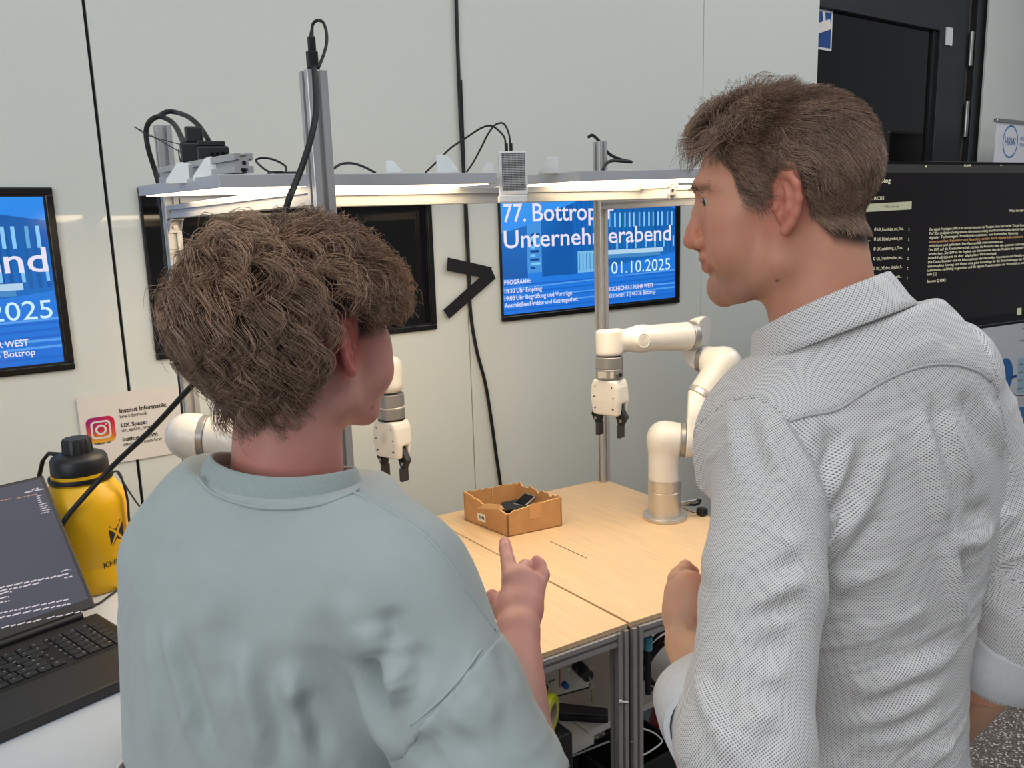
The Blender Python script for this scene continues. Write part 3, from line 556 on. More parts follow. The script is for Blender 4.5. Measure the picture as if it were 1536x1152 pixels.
# ------------------------------------------------------------------ high white desk with laptop and bottle
HZ = 1.05
t = thing('high_desk', 'high white desk at the left carrying the laptop and the yellow bottle', 'desk', (-.4, 1.35, 0))
MB().prism([(x, y, HZ-.028) for x, y in ((-1.15, .90), (.09, .90), (.122, 1.0), (.20, 1.10), (.245, 1.16), (.245, 1.78), (-1.15, 1.78))], (0, 0, .028)).build('desk_top', 'desk', t, bev=.004)
for x, y in ((.2, 1.18), (.2, 1.7), (-1.08, 1.13), (-1.08, 1.7)): MB().box((x-.025, y-.025, 0), (x+.025, y+.025, HZ-.028)).build('leg', 'white_paint', t, bev=.003)
b0, b1 = atz(146, 924, HZ+.010), atz(260, 994, HZ+.010)      # right edge of the base, hinge to front
f0 = atz(0, 1099, HZ+.012); vv = nrm(b0-b1); uu = np.array([vv[1], -vv[0], 0]); W_, D2 = .395, np.linalg.norm(b1-b0)
t = thing('laptop', 'open black laptop showing a dark terminal on the high white desk', 'laptop', b1-uu*W_/2)
RL = np.array([uu, vv, [0, 0, 1]]).T; o_ = b1-uu*W_; LP = lambda x, y, z=0: o_+uu*x+vv*y+np.array([0, 0, z])
MB().prism([LP(0, 0, -.0095), LP(W_, 0, -.0095), LP(W_, D2, -.0095), LP(0, D2, -.0095)], (0, 0, .0165)).build('base', 'laptop', t, bev=.004)
MB().prism([LP(.012, .10, .0066), LP(W_-.008, .10, .0066), LP(W_-.008, D2-.035, .0066), LP(.012, D2-.035, .0066)], (0, 0, .0009)).build('keyboard_well', 'black', t)
MB().prism([LP(.085, .008, .0066), LP(.225, .008, .0066), LP(.225, .090, .0066), LP(.085, .090, .0066)], (0, 0, .0008)).build('touchpad', 'key', t, bev=.0004)
cache = {}
def key(x, y, w, h):
    k = (round(w, 4), round(h, 4))
    if k not in cache: cache[k] = MB().obox((0, 0, 0), (w, h, .003), RL).build('key', 'key', t, bev=.0008)
    else:
        c = cache[k].copy(); COL.objects.link(c); cache[k] = cache[k]; o = c; o.location = Vector(LP(x, y, .0085)); return
    cache[k].location = Vector(LP(x, y, .0085))
kx0 = .016; pw = (W_-.028)/19.6; ky = .108; ph = (D2-.035-.108)/6
for r, row in enumerate(([1.3, 1, 1, 5.4, 1.1, 1.1, 1, 1, 1, 1], [1.8]+[1]*10+[2.1], [1.5]+[1]*11+[1.4], [1.3]+[1]*12+[1], [1]*13+[2], [1]*15)):
    x = 0
    for wk in row[:]:
        if x+wk > 15.1: break
        key(kx0+(x+wk/2)*pw, ky+(r+.5)*ph, wk*pw-.0022, ph-.0024); x += wk
    for k in range(4): key(kx0+(15.5+k+.5)*pw, ky+(r+.5)*ph, pw-.0022, ph-.0024)
lm = MB()
for r in range(6):
    for k in range(19): lm.obox(LP(kx0+(k+.32)*pw, ky+(r+.62)*ph, .0101), (.003, .003, .0003), RL)
lm.build('key_legends', 'ring', t, kind='stuff')
# lid: from the hinge line to the upper right corner seen at (63,718)
h0 = LP(W_-.004, D2-.004, .012); slope = Plane(h0, uu, (0, 0, 1)); up = None
up = (0, .64, nrm(vv*math.sin(.64)+np.array([0, 0, math.cos(.64)])))
lv = up[2]; ln = np.cross(uu, lv); LH = .250; S2 = lambda a, b, h=0: h0-uu*a+lv*b+ln*h
MB().prism([S2(-.004, .006, -.007), S2(W_-.004, .006, -.007), S2(W_-.004, LH, -.007), S2(-.004, LH, -.007)], ln*.007).build('lid', 'laptop', t, bev=.002)
MB().prism([S2(.003, .022, .0002), S2(W_-.012, .022, .0002), S2(W_-.012, LH-.006, .0002), S2(.003, LH-.006, .0002)], ln*.0004).build('screen', mat('laptop_screen', (16, 17, 22), .22, emit=(64, 62, 78), es=.85, noise=.1), t)
MB().cyl(S2(.02, .0, -.002), S2(W_-.03, .0, -.002), .0065, n=12).build('hinge_bar', 'black', t, smooth=40)
q = [slope.hit(*p) for p in ((88, 938), (121, 928), (124, 935), (90, 946))]; MB().prism(q, -slope.n*-.002).build('hinge_cover', mat('hinge_grey', (96, 94, 108), .45, noise=.04), t)
scr = Plane(S2(0, 0, .0008), uu, lv); M['term'] = glow('terminal_text', lin((226, 214, 220)), .75); M['term_o'] = glow('terminal_orange', lin((214, 150, 110)), .7)
tb = MB(); to = MB(); rr = random.Random(11)
def tline(y0, x0, x1, hpx, b=tb, slope_=-.20):
    # unreadable terminal output: word-long dashes on the screen
    x = x0
    while x < x1:
        w = rr.uniform(4, 14); y = y0+slope_*(x-x0)
        p = scr.st(x, y); p2 = scr.st(min(x+w, x1), y+slope_*(min(w, x1-x))); p3 = scr.st(x, y-hpx)
        b.add([scr.P(p[0], p[1]), scr.P(p2[0], p[1]), scr.P(p2[0], p[1]+(p3[1]-p[1])), scr.P(p[0], p[1]+(p3[1]-p[1]))], [(0, 1, 2, 3)]); x += w+1.6
for y0, x0, x1, h in ((883, 0, 98, 2.2), (888, 0, 62, 2.2), (892, 0, 18, 2), (899, 0, 14, 2), (905, 0, 15, 2), (921, 0, 104, 2), (928, 0, 106, 2.2), (943, 3, 64, 2), (929, 70, 124, 1.6), (863, 97, 103, 2), (868, 97, 109, 2), (858, 92, 106, 1.5), (735, 48, 58, 1.6), (740, 37, 66, 1.8)): tline(y0, x0, x1, h)
tline(748, 26, 56, 1.5, to); tline(752, 0, 18, 1.3, to)
for k in range(9): tline(745+k*3.2, 55+k*.9, 55+k*.9+rr.uniform(3, 14), 1.2, tb)
tb.build('terminal_output', 'term', t, kind='stuff'); to.build('prompt_text', 'term_o', t, kind='stuff')

# yellow bottle
bc = atz(146, 901, HZ); bc = bc+nrm(bc-[0, 0, HZ])*np.array([1, 1, 0])*.085
px_m = np.linalg.norm((bc-CAM))*0+((bc-CAM)@CF)/FPX; rB = 57*px_m
t = thing('water_bottle', 'big yellow water bottle with black screw lid beside the laptop', 'bottle', bc)
zof = lambda y: aty(130, y, bc[1])[2]-HZ
zs = [zof(900-0)]
Hs = zof(713)-.007; k = rB
MB().lathe([(0, .001), (k*.93, .001), (k*.985, .008), (k, .016), (k, .046), (k*.985, .049), (k*.985, .052), (k, .055), (k, Hs-.052), (k*1.0, Hs-.036), (k*.97, Hs-.030), (k*.93, Hs-.022), (k*.78, Hs-.006), (k*.72, Hs), (k*.69, Hs+.001), (k*.69, Hs+.016), (0, Hs+.016)], bc, (0, 0, 1), 56).build('body', 'yellow', t, smooth=35)
MB().lathe([(k*.70, Hs+.003), (k*.75, Hs+.003), (k*.76, Hs+.007), (k*.75, Hs+.011), (k*.70, Hs+.011), (k*.70, Hs+.003)], bc, (0, 0, 1), 40).build('collar_band', 'rubber', t, smooth=40)
L = MB().lathe([(0, Hs+.016), (k*.66, Hs+.016), (k*.68, Hs+.020), (k*.67, Hs+.040), (k*.62, Hs+.046), (k*.50, Hs+.050), (k*.36, Hs+.052), (0, Hs+.052)], bc, (0, 0, 1), 40).build('lid', 'black', t, smooth=35)
cp_ = []
for i in range(60):
    a = i*2*math.pi/60; cp_.append(k*(.345 if (i//3) % 2 else .315))
m = MB(); ring_ = lambda z, s: [bc+(math.cos(i*2*math.pi/60)*cp_[i]*s, math.sin(i*2*math.pi/60)*cp_[i]*s, z) for i in range(60)]
m.add(ring_(Hs+.052, 1.05)+ring_(Hs+.072, 1)+ring_(Hs+.077, .9), [(i, (i+1) % 60, 60+(i+1) % 60, 60+i) for i in range(60)]+[(60+i, 60+(i+1) % 60, 120+(i+1) % 60, 120+i) for i in range(60)]+[tuple(range(120, 180))]); m.build('spout_cap', 'black', L, smooth=30)
hl = -CR*np.array([1, 1, 0]); hl = nrm(hl); s_ = np.array([0, 0, 1.])
MB().tube([bc+hl*k*.45+s_*(Hs+.048), bc+hl*k*.75+s_*(Hs+.050), bc+hl*k*.92+s_*(Hs+.038), bc+hl*k*1.06+s_*(Hs+.012), bc+hl*k*1.12+s_*(Hs-.02)], [.006, .006, .0055, .0055, .005], 8, sy=.6).build('carry_handle', 'black', t, smooth=60)
MB().tube(spline([bc-hl*k*.70+s_*(Hs+.008), bc-hl*k*.95+s_*(Hs+.014), bc-hl*k*1.06+s_*(Hs-.006), bc-hl*k*1.12+s_*(Hs-.04), bc-hl*k*1.1+s_*(Hs-.075), bc-hl*k*1.14+s_*(Hs-.10)], 5), .0042, 6, sy=.35).build('strap', 'bag', t, smooth=60)
MB().tube(spline([bc-hl*k*.95+s_*(Hs+.012), bc-hl*k*1.2+s_*(Hs-.025), bc-hl*k*1.4+s_*(Hs-.05), bc-hl*k*1.55+s_*(Hs-.06)], 5), .003, 6, sy=.35).build('strap', 'bag', t, smooth=60)
# printing wrapped on the cylinder
def wrap(o, R):
    me = o.data; n = len(me.vertices); co = np.empty(n*3); me.vertices.foreach_get('co', co); co = co.reshape(-1, 3)
    q = co-bc; s = q@fu; z = q[:, 2]; a = s/R
    me.vertices.foreach_set('co', (bc+np.outer(np.sin(a)*R, fu)+np.outer(np.cos(a)*R, fn)+np.outer(z, [0, 0, 1])).ravel()); me.update()
toc = nrm((CAM-bc)*np.array([1, 1, 0])); ang = math.radians(15); fn = nrm(toc*math.cos(ang)+nrm(np.cross([0, 0, 1], toc))*math.sin(ang)); fu = nrm(np.cross([0, 0, 1], fn))
bp = Plane(bc+fn*k, fu, (0, 0, 1)); zt = zof(839)
wrap(text('brand_text', 'KHRON', bp, -.001, zt, .055, .011, 'ink', t, off=.0004), k+.0004)
zz = zof(793); hw = .0155; hh = .021; g = .0026; cx = .030
for pts in ([(-hw, hh*.75), (-hw*.1, hh*.95), (hw*.75, hh), (-hw*.05, g*1.5)], [(hw, hh*.8), (g*1.2, 0), (hw, -hh*.8)], [(-hw*.8, -hh), (0, -g*1.6), (hw*.8, -hh*.95)], [(-hw, hh*.5), (-g*1.2, 0), (-hw*.9, -hh*.9)]):
    m = MB(); m.add([bp.P(cx+p[0], zz+p[1], .0004) for p in pts], [tuple(range(len(pts)))]); o = m.build('emblem_piece', 'ink', t); wrap(o, k+.0004)
cable('desk_cable', [atz(x, y, HZ+.003) for x, y in ((185, 878), (170, 889), (158, 898), (148, 905), (130, 912))], .0018, 'thin dark cable on the desk at the foot of the bottle')
# ------------------------------------------------------------------ big monitor on a stand and the roll-up banner, right
mo = at(1322, 241, 3.0); mp_ = Plane(mo, (.9925, -.122, 0), (0, 0, 1))
mp_.v = nrm(np.array([0, 0, 1.])+.0); st = lambda x, y: mp_.st(x, y)
top, bot = st(1322, 241)[1], st(1431, 499)[1]; x_l, x_r = st(1322, 241)[0]-.28, st(1322, 241)[0]+1.05
t = thing('big_monitor', 'large black presentation monitor showing a dark text page behind the man in the shirt', 'monitor', mp_.P((x_l+x_r)/2, bot)*np.array([1, 1, 0]))
mb = lambda x0, z0, x1, z1, h0, h1, nm, m, bv=0: MB().prism([mp_.P(x0, z0, h0), mp_.P(x1, z0, h0), mp_.P(x1, z1, h0), mp_.P(x0, z1, h0)], mp_.n*(h1-h0)).build(nm, m, t, bev=bv)
mb(x_l, bot, x_r, top, -.06, 0, 'housing', 'mon', .004)
b2 = st(1431, 480)[1]
mb(x_l+.012, b2, x_r-.012, top-.012, .0005, .001, 'screen', mat('monitor_screen', (9, 7, 8), .05, emit=(26, 21, 22), es=.5, noise=.1, spec=.22))
mb(x_l+.012, st(1431, 259)[1], x_r-.012, top-.012, .0012, .0015, 'menu_bar', mat('menu_grey', (14, 14, 14), .2, emit=(52, 52, 46), es=.7, noise=.05))
mb(x_l+.0, bot+.012, x_r, bot+.016, .001, .003, 'trim_line', mat('trim_grey', (70, 66, 66), .3, noise=.05))
cxm = (x_l+x_r)/2
for dx in (-.35, .12): mb(cxm+dx, -mo[2]+.05, cxm+dx+.24, bot+.1, -.14, -.07, 'stand_column', 'door', .005)
mb(cxm-.45, -mo[2], cxm+.45, -mo[2]+.05, -.36, .12, 'stand_foot', 'door', .01)
M['mtext'] = glow('monitor_text', lin((236, 230, 196)), .85); M['mbutton'] = glow('monitor_button', lin((176, 178, 150)), .8); M['mtext_o'] = glow('monitor_text_orange', lin((226, 170, 110)), .8)
mq = Plane(mp_.P(0, 0, .002), mp_.u, mp_.v)
tx = lambda body, p0, x1, c, m='mtext', bo=0: ptext('page_text', body, mq, p0, x1, c, m, t, bold=bo)
tx('UX Blog', (1307, 274), 1335.5, 6.5, bo=.01); tx('SOURCES', (1297, 300), 1326, 5, bo=.01)
p = [mq.hit(*c) for c in ((1300, 306), (1367.5, 302), (1367, 314), (1299, 318))]; MB().prism(p, mq.n*.0004).build('page_button', 'mbutton', t)
tx('+ Add Source', (1323, 311.7), 1347.5, 4, 'mon')
for k, b in enumerate(('UX_Knowledge_and_Doc..', 'UX_Digital_product_pas..', 'UX_establishing_a_Tran..', 'UX_Transformation_ver..', 'UX_DIE_dem_digitalen_P..', 'UX_digital_ok..')):
    y = 346.5+k*14.6; x = 1316-k*.45; tx(b, (x, y), 1355-k*.6, 4.6); tx('0', (1311.3-k*.5, y), 1314-k*.5, 5); tx(':', (1362.5-k*.5, y-.5), 1364-k*.5, 5)
    if k < 5: tx('v', (1302.5-k*.6, y+1.5), 1305.5-k*.6, 3)
for b, x, x1, y in (('i', 1388, 1390, 251), ('RUHR', 1446, 1456.5, 250), ('•', 1500, 1503, 249.5)): tx(b, (x, y), x1, 3.5)
tx('Was ist der digitale Produktpass?', (1513, 318), 1575, 4.2)
M['mt2'] = M['mtext']
for k, b in enumerate(('Der digitale Produktpass (DPP) ist ein zentrales Instrument der "European Green Deal" und der "Circular Economy Action', 'Plan". Der als digitaler Zwilling relevante Informationen entlang eines Produktlebenszyklus digital bereitgestellt und', 'digitaler Technologien. Produktinformationen, von Rohstoffen, Nutzung', 'sicherzustellen. Reparatur und Recycling werden durch digitale Informationen im Produktpass', 'erleichtert und gefördert. Der Pass enthält Informationen zur', 'Der DPP soll die Kreislaufwirtschaft stärken, die Produkte über den gesamten Lebenszyklus digital', 'werden kann. Der DPP ist das Ergebnis von Informationen über die Produkte der digitalen Wirtschaft, und', 'Nachhaltigkeit in der digitalen Wirtschaft', 'Die Daten-Struktur und die Informationen der Hersteller, Importeure und Händler werden über den', 'Lebenszyklus hinweg und bieten eine gute Grundlage für die Entscheidungen der Verbraucher, die', 'Lieferketten nachhaltig zu gestalten und die digitale Transformation der Wirtschaft zu unterstützen')):
    x1 = [1548, 1546, 1526, 1560, 1504, 1550, 1556, 1494, 1560, 1560, 1548][k]; y = 346+k*6.15; tx(b, (1394.3-k*.3, y), x1, 4.0, 'mtext_o' if k in (3,) else 'mtext')
tx('hilft [1]', (1391, 413.5), 1404, 4); tx('Sources:', (1390.5, 424), 1403.5, 4); 
for k in range(3): tx('0', (1405+k*4.8, 423.5-k*.4), 1408.5+k*4.8, 5)
p = [mq.hit(*c) for c in ((1525.5, 462.5), (1532, 461.5), (1532, 472), (1525.5, 473))]; MB().prism(p, mq.n*.0004).build('page_icon', 'mbutton', t)
# roll-up banner
RY = 2.42; rp = Plane((0, RY, 0), (1, 0, 0), (0, 0, 1)); xl = rp.st(1493.5, 195)[0]; zt = rp.st(1495, 181)[1]; wR = .85
t = thing('rollup_banner', 'white roll-up banner with a round blue logo beside the monitor', 'banner', (xl+wR/2, RY, 0))
MB().box((xl, RY-.001, .08), (xl+wR, RY+.0005, zt)).build('sheet', mat('banner_white', (226, 226, 230), .55, noise=.015), t)
MB().box((xl-.008, RY-.012, zt-.006), (xl+wR+.008, RY+.012, zt+.012)).build('top_rail', 'steel', t, bev=.003); MB().box((xl-.02, RY-.09, 0), (xl+wR+.02, RY+.09, .085)).build('cassette', 'alu', t, bev=.006)
rq = Plane((0, RY-.0014, 0), (1, 0, 0), (0, 0, 1)); lc = rq.st(1515.5, 212.5); lr = abs(rq.st(1527, 212)[0]-rq.st(1504, 213)[0])/2
cir = lambda c, r, n=40: [(c[0]+r*math.cos(a), c[1]+r*math.sin(a)) for a in np.arange(n)*2*math.pi/n]
b = MB(); vs, fs = ring(cir(lc, lr), cir(lc, lr*.90), rq.P, 0); b.add(vs, fs); b.build('logo_ring', 'logo_blue', t)
text('logo_text', 'HRW', rq, lc[0]-lr*.70, lc[1]-lr*.22, lr*1.4, lr*.46, 'logo_blue', t, bold=.01)
text('logo_caption', 'HOCHSCHULE', rq, lc[0]+lr*1.3, lc[1]+.012, .16, .018, 'logo_blue', t); text('logo_caption', 'RUHR WEST', rq, lc[0]+lr*1.3, lc[1]-.022, .14, .018, 'logo_blue', t)
d = lambda x, y: rq.st(x, y)
def patch(nm, pts, m, h=0):
    b = MB(); b.add([rq.P(*d(*p), h) for p in pts], [tuple(range(len(pts)))]); b.build(nm, m, t)
M['pale_blue'] = mat('pale_blue', (176, 206, 222), .6, noise=.02); M['mid_blue'] = mat('mid_blue', (72, 132, 190), .6, noise=.02)
patch('pale_block', ((1527, 538), (1580, 530), (1580, 582), (1526, 590)), 'pale_blue')
c0 = d(1506, 565); b = MB(); b.add([rq.P(*p) for p in cir(c0, abs(d(1519, 565)[0]-c0[0]))], [tuple(range(40))]); b.build('blue_disc', 'logo_blue', t)
patch('disc_tail', ((1517, 564), (1525, 562), (1525, 566), (1517, 568)), 'blue', .0006)
patch('mid_block', ((1523, 612), (1580, 604), (1580, 654), (1522, 662)), 'mid_blue'); patch('lower_block', ((1522, 658), (1580, 650), (1580, 720), (1521, 728)), 'logo_blue', .0004)
for k, w in enumerate((20, 16, 22, 18)): text('banner_text', ('Analyse', 'Daten', 'Konzept', 'Labor')[k], rq, d(1529, 548)[0], d(1529, 548+k*12)[1], .05+.004*k, .011, 'ink', t, off=.001)
text('banner_text', 'Analyse', rq, d(1533, 494)[0], d(1533, 494)[1], .06, .012, 'ink', t); text('banner_text', '• Daten', rq, d(1528, 513)[0], d(1528, 513)[1], .07, .012, 'ink', t)
c0 = d(1529, 622); b = MB(); vs, fs = ring(cir(c0, .022), cir(c0, .016), rq.P, .0008); b.add(vs, fs); b.build('icon_ring', 'white_paint', t)
cable('banner_cable', [aty(x, y, RY-.03) for x, y in ((1505, 583), (1514, 588), (1526, 593), (1540, 592), (1560, 585))], .003, 'thin dark cable crossing the roll-up banner')
# ------------------------------------------------------------------ smooth surfaces: distance fields turned into quad meshes
def cap(p, a, b, ra, rb=None):
    rb = ra if rb is None else rb; a = np.asarray(a, float); d = np.asarray(b, float)-a; q = p-a
    h = np.clip(q@d/max(d@d, 1e-12), 0, 1); return np.sqrt(((q-h[:, None]*d)**2).sum(1))-(ra+(rb-ra)*h)
def ell(p, c, r, R=None):
    q = p-np.asarray(c, float); q = q if R is None else q@np.asarray(R); r = np.asarray(r, float)
    k0 = np.sqrt(((q/r)**2).sum(1)); k1 = np.sqrt(((q/r**2)**2).sum(1)); return k0*(k0-1)/np.maximum(k1, 1e-6)
def sph(p, c, r): return np.sqrt(((p-np.asarray(c, float))**2).sum(1))-r
def cylr(p, a, b, r, e=.006):
    # capped cylinder with rounded rim
    a = np.asarray(a, float); d = np.asarray(b, float)-a; L = np.linalg.norm(d); d = d/L; q = p-a; h = q@d
    x = np.sqrt(np.maximum(((q-h[:, None]*d)**2).sum(1), 0))-r+e; y = np.abs(h-L/2)-L/2+e
    return np.minimum(np.maximum(x, y), 0)+np.sqrt(np.maximum(x, 0)**2+np.maximum(y, 0)**2)-e
def rbox(p, c, h, R, e=.006):
    q = np.abs((p-np.asarray(c, float))@np.asarray(R))-np.asarray(h)+e
    return np.sqrt((np.maximum(q, 0)**2).sum(1))+np.minimum(q.max(1), 0)-e
def chain(p, pts, rs, k=.004):
    d = None
    for i in range(len(pts)-1):
        c = cap(p, pts[i], pts[i+1], rs[i], rs[i+1]); d = c if d is None else smin(d, c, k)
    return d
def smin(a, b, k):
    h = np.clip(.5+.5*(b-a)/k, 0, 1); return b*(1-h)+a*h-k*h*(1-h)
def smax(a, b, k): return -smin(-a, -b, k)
EDG = [(0, 1), (2, 3), (4, 5), (6, 7), (0, 2), (1, 3), (4, 6), (5, 7), (0, 4), (1, 5), (2, 6), (3, 7)]
def nets(f, lo, hi, h):
    lo = np.asarray(lo, float); n = np.ceil((np.asarray(hi, float)-lo)/h).astype(int)+2; s = 5
    g = [np.arange(0, k+s, s) for k in n]; G = np.stack(np.meshgrid(*g, indexing='ij'), -1)
    dc = f(lo+G.reshape(-1, 3)*h).reshape(G.shape[:3])
    near = np.abs(dc) < s*h*1.9
    V = np.repeat(np.repeat(np.repeat(np.where(dc < 0, -1., 1.), s, 0), s, 1), s, 2)
    m = np.zeros_like(near)
    for dx in (0, -1):
        for dy in (0, -1):
            for dz in (0, -1): m |= np.roll(near, (dx, dy, dz), (0, 1, 2))
    V = V[:n[0], :n[1], :n[2]].astype(np.float32); mk = np.repeat(np.repeat(np.repeat(m, s, 0), s, 1), s, 2)[:n[0], :n[1], :n[2]]
    idx = np.argwhere(mk); vals = np.empty(len(idx), np.float32)
    for i in range(0, len(idx), 200000): vals[i:i+200000] = f(lo+idx[i:i+200000]*h)
    V[mk] = vals
    sg = V < 0; c = np.zeros(tuple(n-1), np.int8)
    for x in (0, 1):
        for y in (0, 1):
            for z in (0, 1): c += sg[x:n[0]-1+x, y:n[1]-1+y, z:n[2]-1+z]
    act = (c > 0) & (c < 8); cells = np.argwhere(act); vid = -np.ones(act.shape, np.int32); vid[act] = np.arange(len(cells))
    off = np.array([(x, y, z) for x in (0, 1) for y in (0, 1) for z in (0, 1)]); cv = np.stack([V[tuple((cells+o).T)] for o in off], 1)
    acc = np.zeros((len(cells), 3)); cnt = np.zeros(len(cells))
    for a, b in EDG:
        va, vb = cv[:, a], cv[:, b]; x = (va < 0) != (vb < 0); t = np.where(x, va/np.where(x, va-vb, 1), 0)
        acc += np.where(x[:, None], off[a]+t[:, None]*(off[b]-off[a]), 0); cnt += x
    P = lo+(cells+acc/cnt[:, None])*h; Q = []
    for ax in range(3):
        sl = [slice(1, n[0]-1), slice(1, n[1]-1), slice(1, n[2]-1)]; sl[ax] = slice(0, n[ax]-1); o = [0, 0, 0]; o[ax] = 1
        a = sg[tuple(sl)]; sl2 = [slice(q.start+o[i], q.stop+o[i]) for i, q in enumerate(sl)]; b = sg[tuple(sl2)]; e = np.argwhere(a != b)
        base = e+[q.start for q in sl]; flip = a[tuple(e.T)]; u, v = [i for i in range(3) if i != ax]
        du = np.eye(3, dtype=int)[u]; dv = np.eye(3, dtype=int)[v]
        q = np.stack([vid[tuple((base-du-dv).T)], vid[tuple((base-dv).T)], vid[tuple(base.T)], vid[tuple((base-du).T)]], 1)
        if ax == 1: flip = ~flip
        q[~flip] = q[~flip][:, ::-1]; Q.append(q)
    Q = np.concatenate(Q); Q = Q[(Q >= 0).all(1)]; return P, Q
def vnormals(P, Q):
    a, b, c, d = (P[Q[:, i]] for i in range(4)); fn = np.cross(c-a, d-b); N = np.zeros_like(P)
    for i in range(4): np.add.at(N, Q[:, i], fn)
    return N/np.maximum(np.linalg.norm(N, axis=1), 1e-12)[:, None]
def qmesh(name, P, Q, m, parent, attrs=None, **kw):
    me = bpy.data.meshes.new(name); n = len(Q); k = Q.shape[1]
    me.vertices.add(len(P)); me.vertices.foreach_set('co', np.ascontiguousarray(P, np.float32).ravel())
    me.loops.add(n*k); me.loops.foreach_set('vertex_index', np.ascontiguousarray(Q, np.int32).ravel()); me.polygons.add(n)
    me.polygons.foreach_set('loop_start', np.arange(n, dtype=np.int32)*k); me.polygons.foreach_set('loop_total', np.full(n, k, np.int32))
    me.update(calc_edges=True); me.validate(); me.materials.append(M[m] if isinstance(m, str) else m)
    for an, arr in (attrs or {}).items():
        a = me.attributes.new(an, 'FLOAT_VECTOR', 'POINT'); a.data.foreach_set('vector', np.ascontiguousarray(arr, np.float32).ravel())
    return link(name, me, parent, smooth=180, **kw)
def solid(name, f, lo, hi, h, m, parent, **kw): P, Q = nets(f, lo, hi, h); return qmesh(name, P, Q, m, parent, **kw)
def bbox(pts, r): pts = np.array(pts); return pts.min(0)-r, pts.max(0)+r
# ------------------------------------------------------------------ the two white robot arms
def band(c, ax, r, L, m, par, nm='joint_ring', e=.0015):
    ax = nrm(ax); c = np.asarray(c, float)
    return MB().lathe([(0, -L/2), (r-e, -L/2), (r, -L/2+e), (r, L/2-e), (r-e, L/2), (0, L/2)], c, ax, 40).build(nm, m, par, smooth=40)
def gripper(t, c, up, fwd, s=1.0, badge=True):
    # c: centre of the body top, up: tool axis upwards, fwd: direction of the broad front face
    up = nrm(up); fwd = nrm(fwd-up*(up@fwd)); sd = np.cross(up, fwd); R = np.array([sd, fwd, up]).T; L = lambda x, y, z: c+R@(np.array([x, y, z])*s)
    def f(p):
        q = ((p-c)@R)/s; z = q[:, 2]; w = np.interp(z, [-.108, -.098, -.06, -.02, 0], [.040, .046, .050, .046, .037]); dd = np.interp(z, [-.108, -.06, 0], [.026, .031, .033])
        x = np.abs(q[:, 0])-w+.012; y = np.abs(q[:, 1])-dd+.012; a = np.sqrt(np.maximum(x, 0)**2+np.maximum(y, 0)**2)+np.minimum(np.maximum(x, y), 0)-.012
        d = smax(a, np.abs(z+.052)-.052, .008)
        cut = np.maximum(np.maximum(np.abs(q[:, 1])-.011, .022-np.abs(q[:, 0])), z+.068); return smax(d, -cut, .003)*s
    solid('gripper_body', f, c-np.abs(R)@(np.array([.06, .05, .0])*s)-(0.02, .02, .13), c+np.abs(R)@(np.array([.06, .05, .0])*s)+(.02, .02, .02), .0024, 'robot', t)
    for sx in (-1, 1):
        m = MB(); h = .009*s
        def bar(a, b, w):
            a, b = L(*a), L(*b); d = nrm(b-a); n_ = fwd; m.obox((a+b)/2, (w*s, h*2, np.linalg.norm(b-a)+w*s*.6), np.array([np.cross(n_, d), n_, d]).T)
        bar((sx*.030, 0, -.074), (sx*.052, 0, -.108), .013); bar((sx*.024, 0, -.090), (sx*.036, 0, -.126), .010); bar((sx*.052, 0, -.108), (sx*.038, 0, -.132), .012)
        fg = m.build('gripper_finger', 'black', t, bev=.001*s)
        MB().cyl(L(sx*.042, -.012, -.118), L(sx*.042, .012, -.118), .005*s, n=12).build('pivot', 'steel', fg, smooth=40)
        MB().obox(L(sx*.036, 0, -.150), (.012*s, .026*s, .038*s), R).build('finger_pad', 'pad', fg if sx < 0 else fg, bev=.002*s)
    if badge: emblem(t, L(0, -.0325 if False else .0325, -.045), fwd, up, .013*s)
    for x, z in ((-.028, -.02), (.028, -.02), (-.032, -.05), (.032, -.05), (.030, -.082), (-.03, -.082)): MB().cyl(L(x, .028, z), L(x, .0325, z), .0022*s, n=8).build('screw', 'rubber', t)
M['pad'] = mat('finger_pad', (46, 46, 48), .5, noise=.1); M['embl'] = mat('embossed_badge', (206, 202, 196), .4, noise=.03)
def emblem(t, c, n, up, r):
    n = nrm(n); up = nrm(up-n*(n@up)); u = np.cross(up, n); hexa = lambda s: [c+(u*math.sin(a)+up*math.cos(a))*r*s for a in np.arange(6)*math.pi/3]
    m = MB(); o, i = hexa(1), hexa(.74); m.add([p+n*.0012 for p in o+i], [(k, (k+1) % 6, 6+(k+1) % 6, 6+k) for k in range(6)])
    i2 = hexa(.52); m.add([p+n*.0012 for p in (i2[0], i2[5], i2[4], i2[3], i2[2], c+u*r*.06, c, c-up*r*.22, i2[3]*.6+c*.4, i2[4]*.62+c*.38, i2[5]*.62+c*.38, i2[0]*.6+c*.4)], [(0, 1, 10, 11), (1, 2, 9, 10), (2, 3, 8, 9), (3, 4, 5, 6), (3, 6, 7, 8)])
    m.build('badge', 'embl', t)
def robot(label, base, zr, path):
    t = thing('robot_arm', label, 'robot', base); base = np.asarray(base, float); Z = np.array([0, 0, 1.])
    MB().lathe([(0, 0), (.063, 0), (.0645, .002), (.0645, .010), (.063, .012), (.05, .013), (.05, .014), (0, .014)], base, Z, 48).build('base_flange', 'silver', t, smooth=40)
    MB().lathe([(0, .012), (.0465, .012), (.0475, .016), (.0475, zr-.034), (.0465, zr-.033), (.0465, zr-.032), (.0475, zr-.031), (.0475, zr), (0, zr)], base, Z, 48).build('base_column', 'silver', t, smooth=40)
    return t
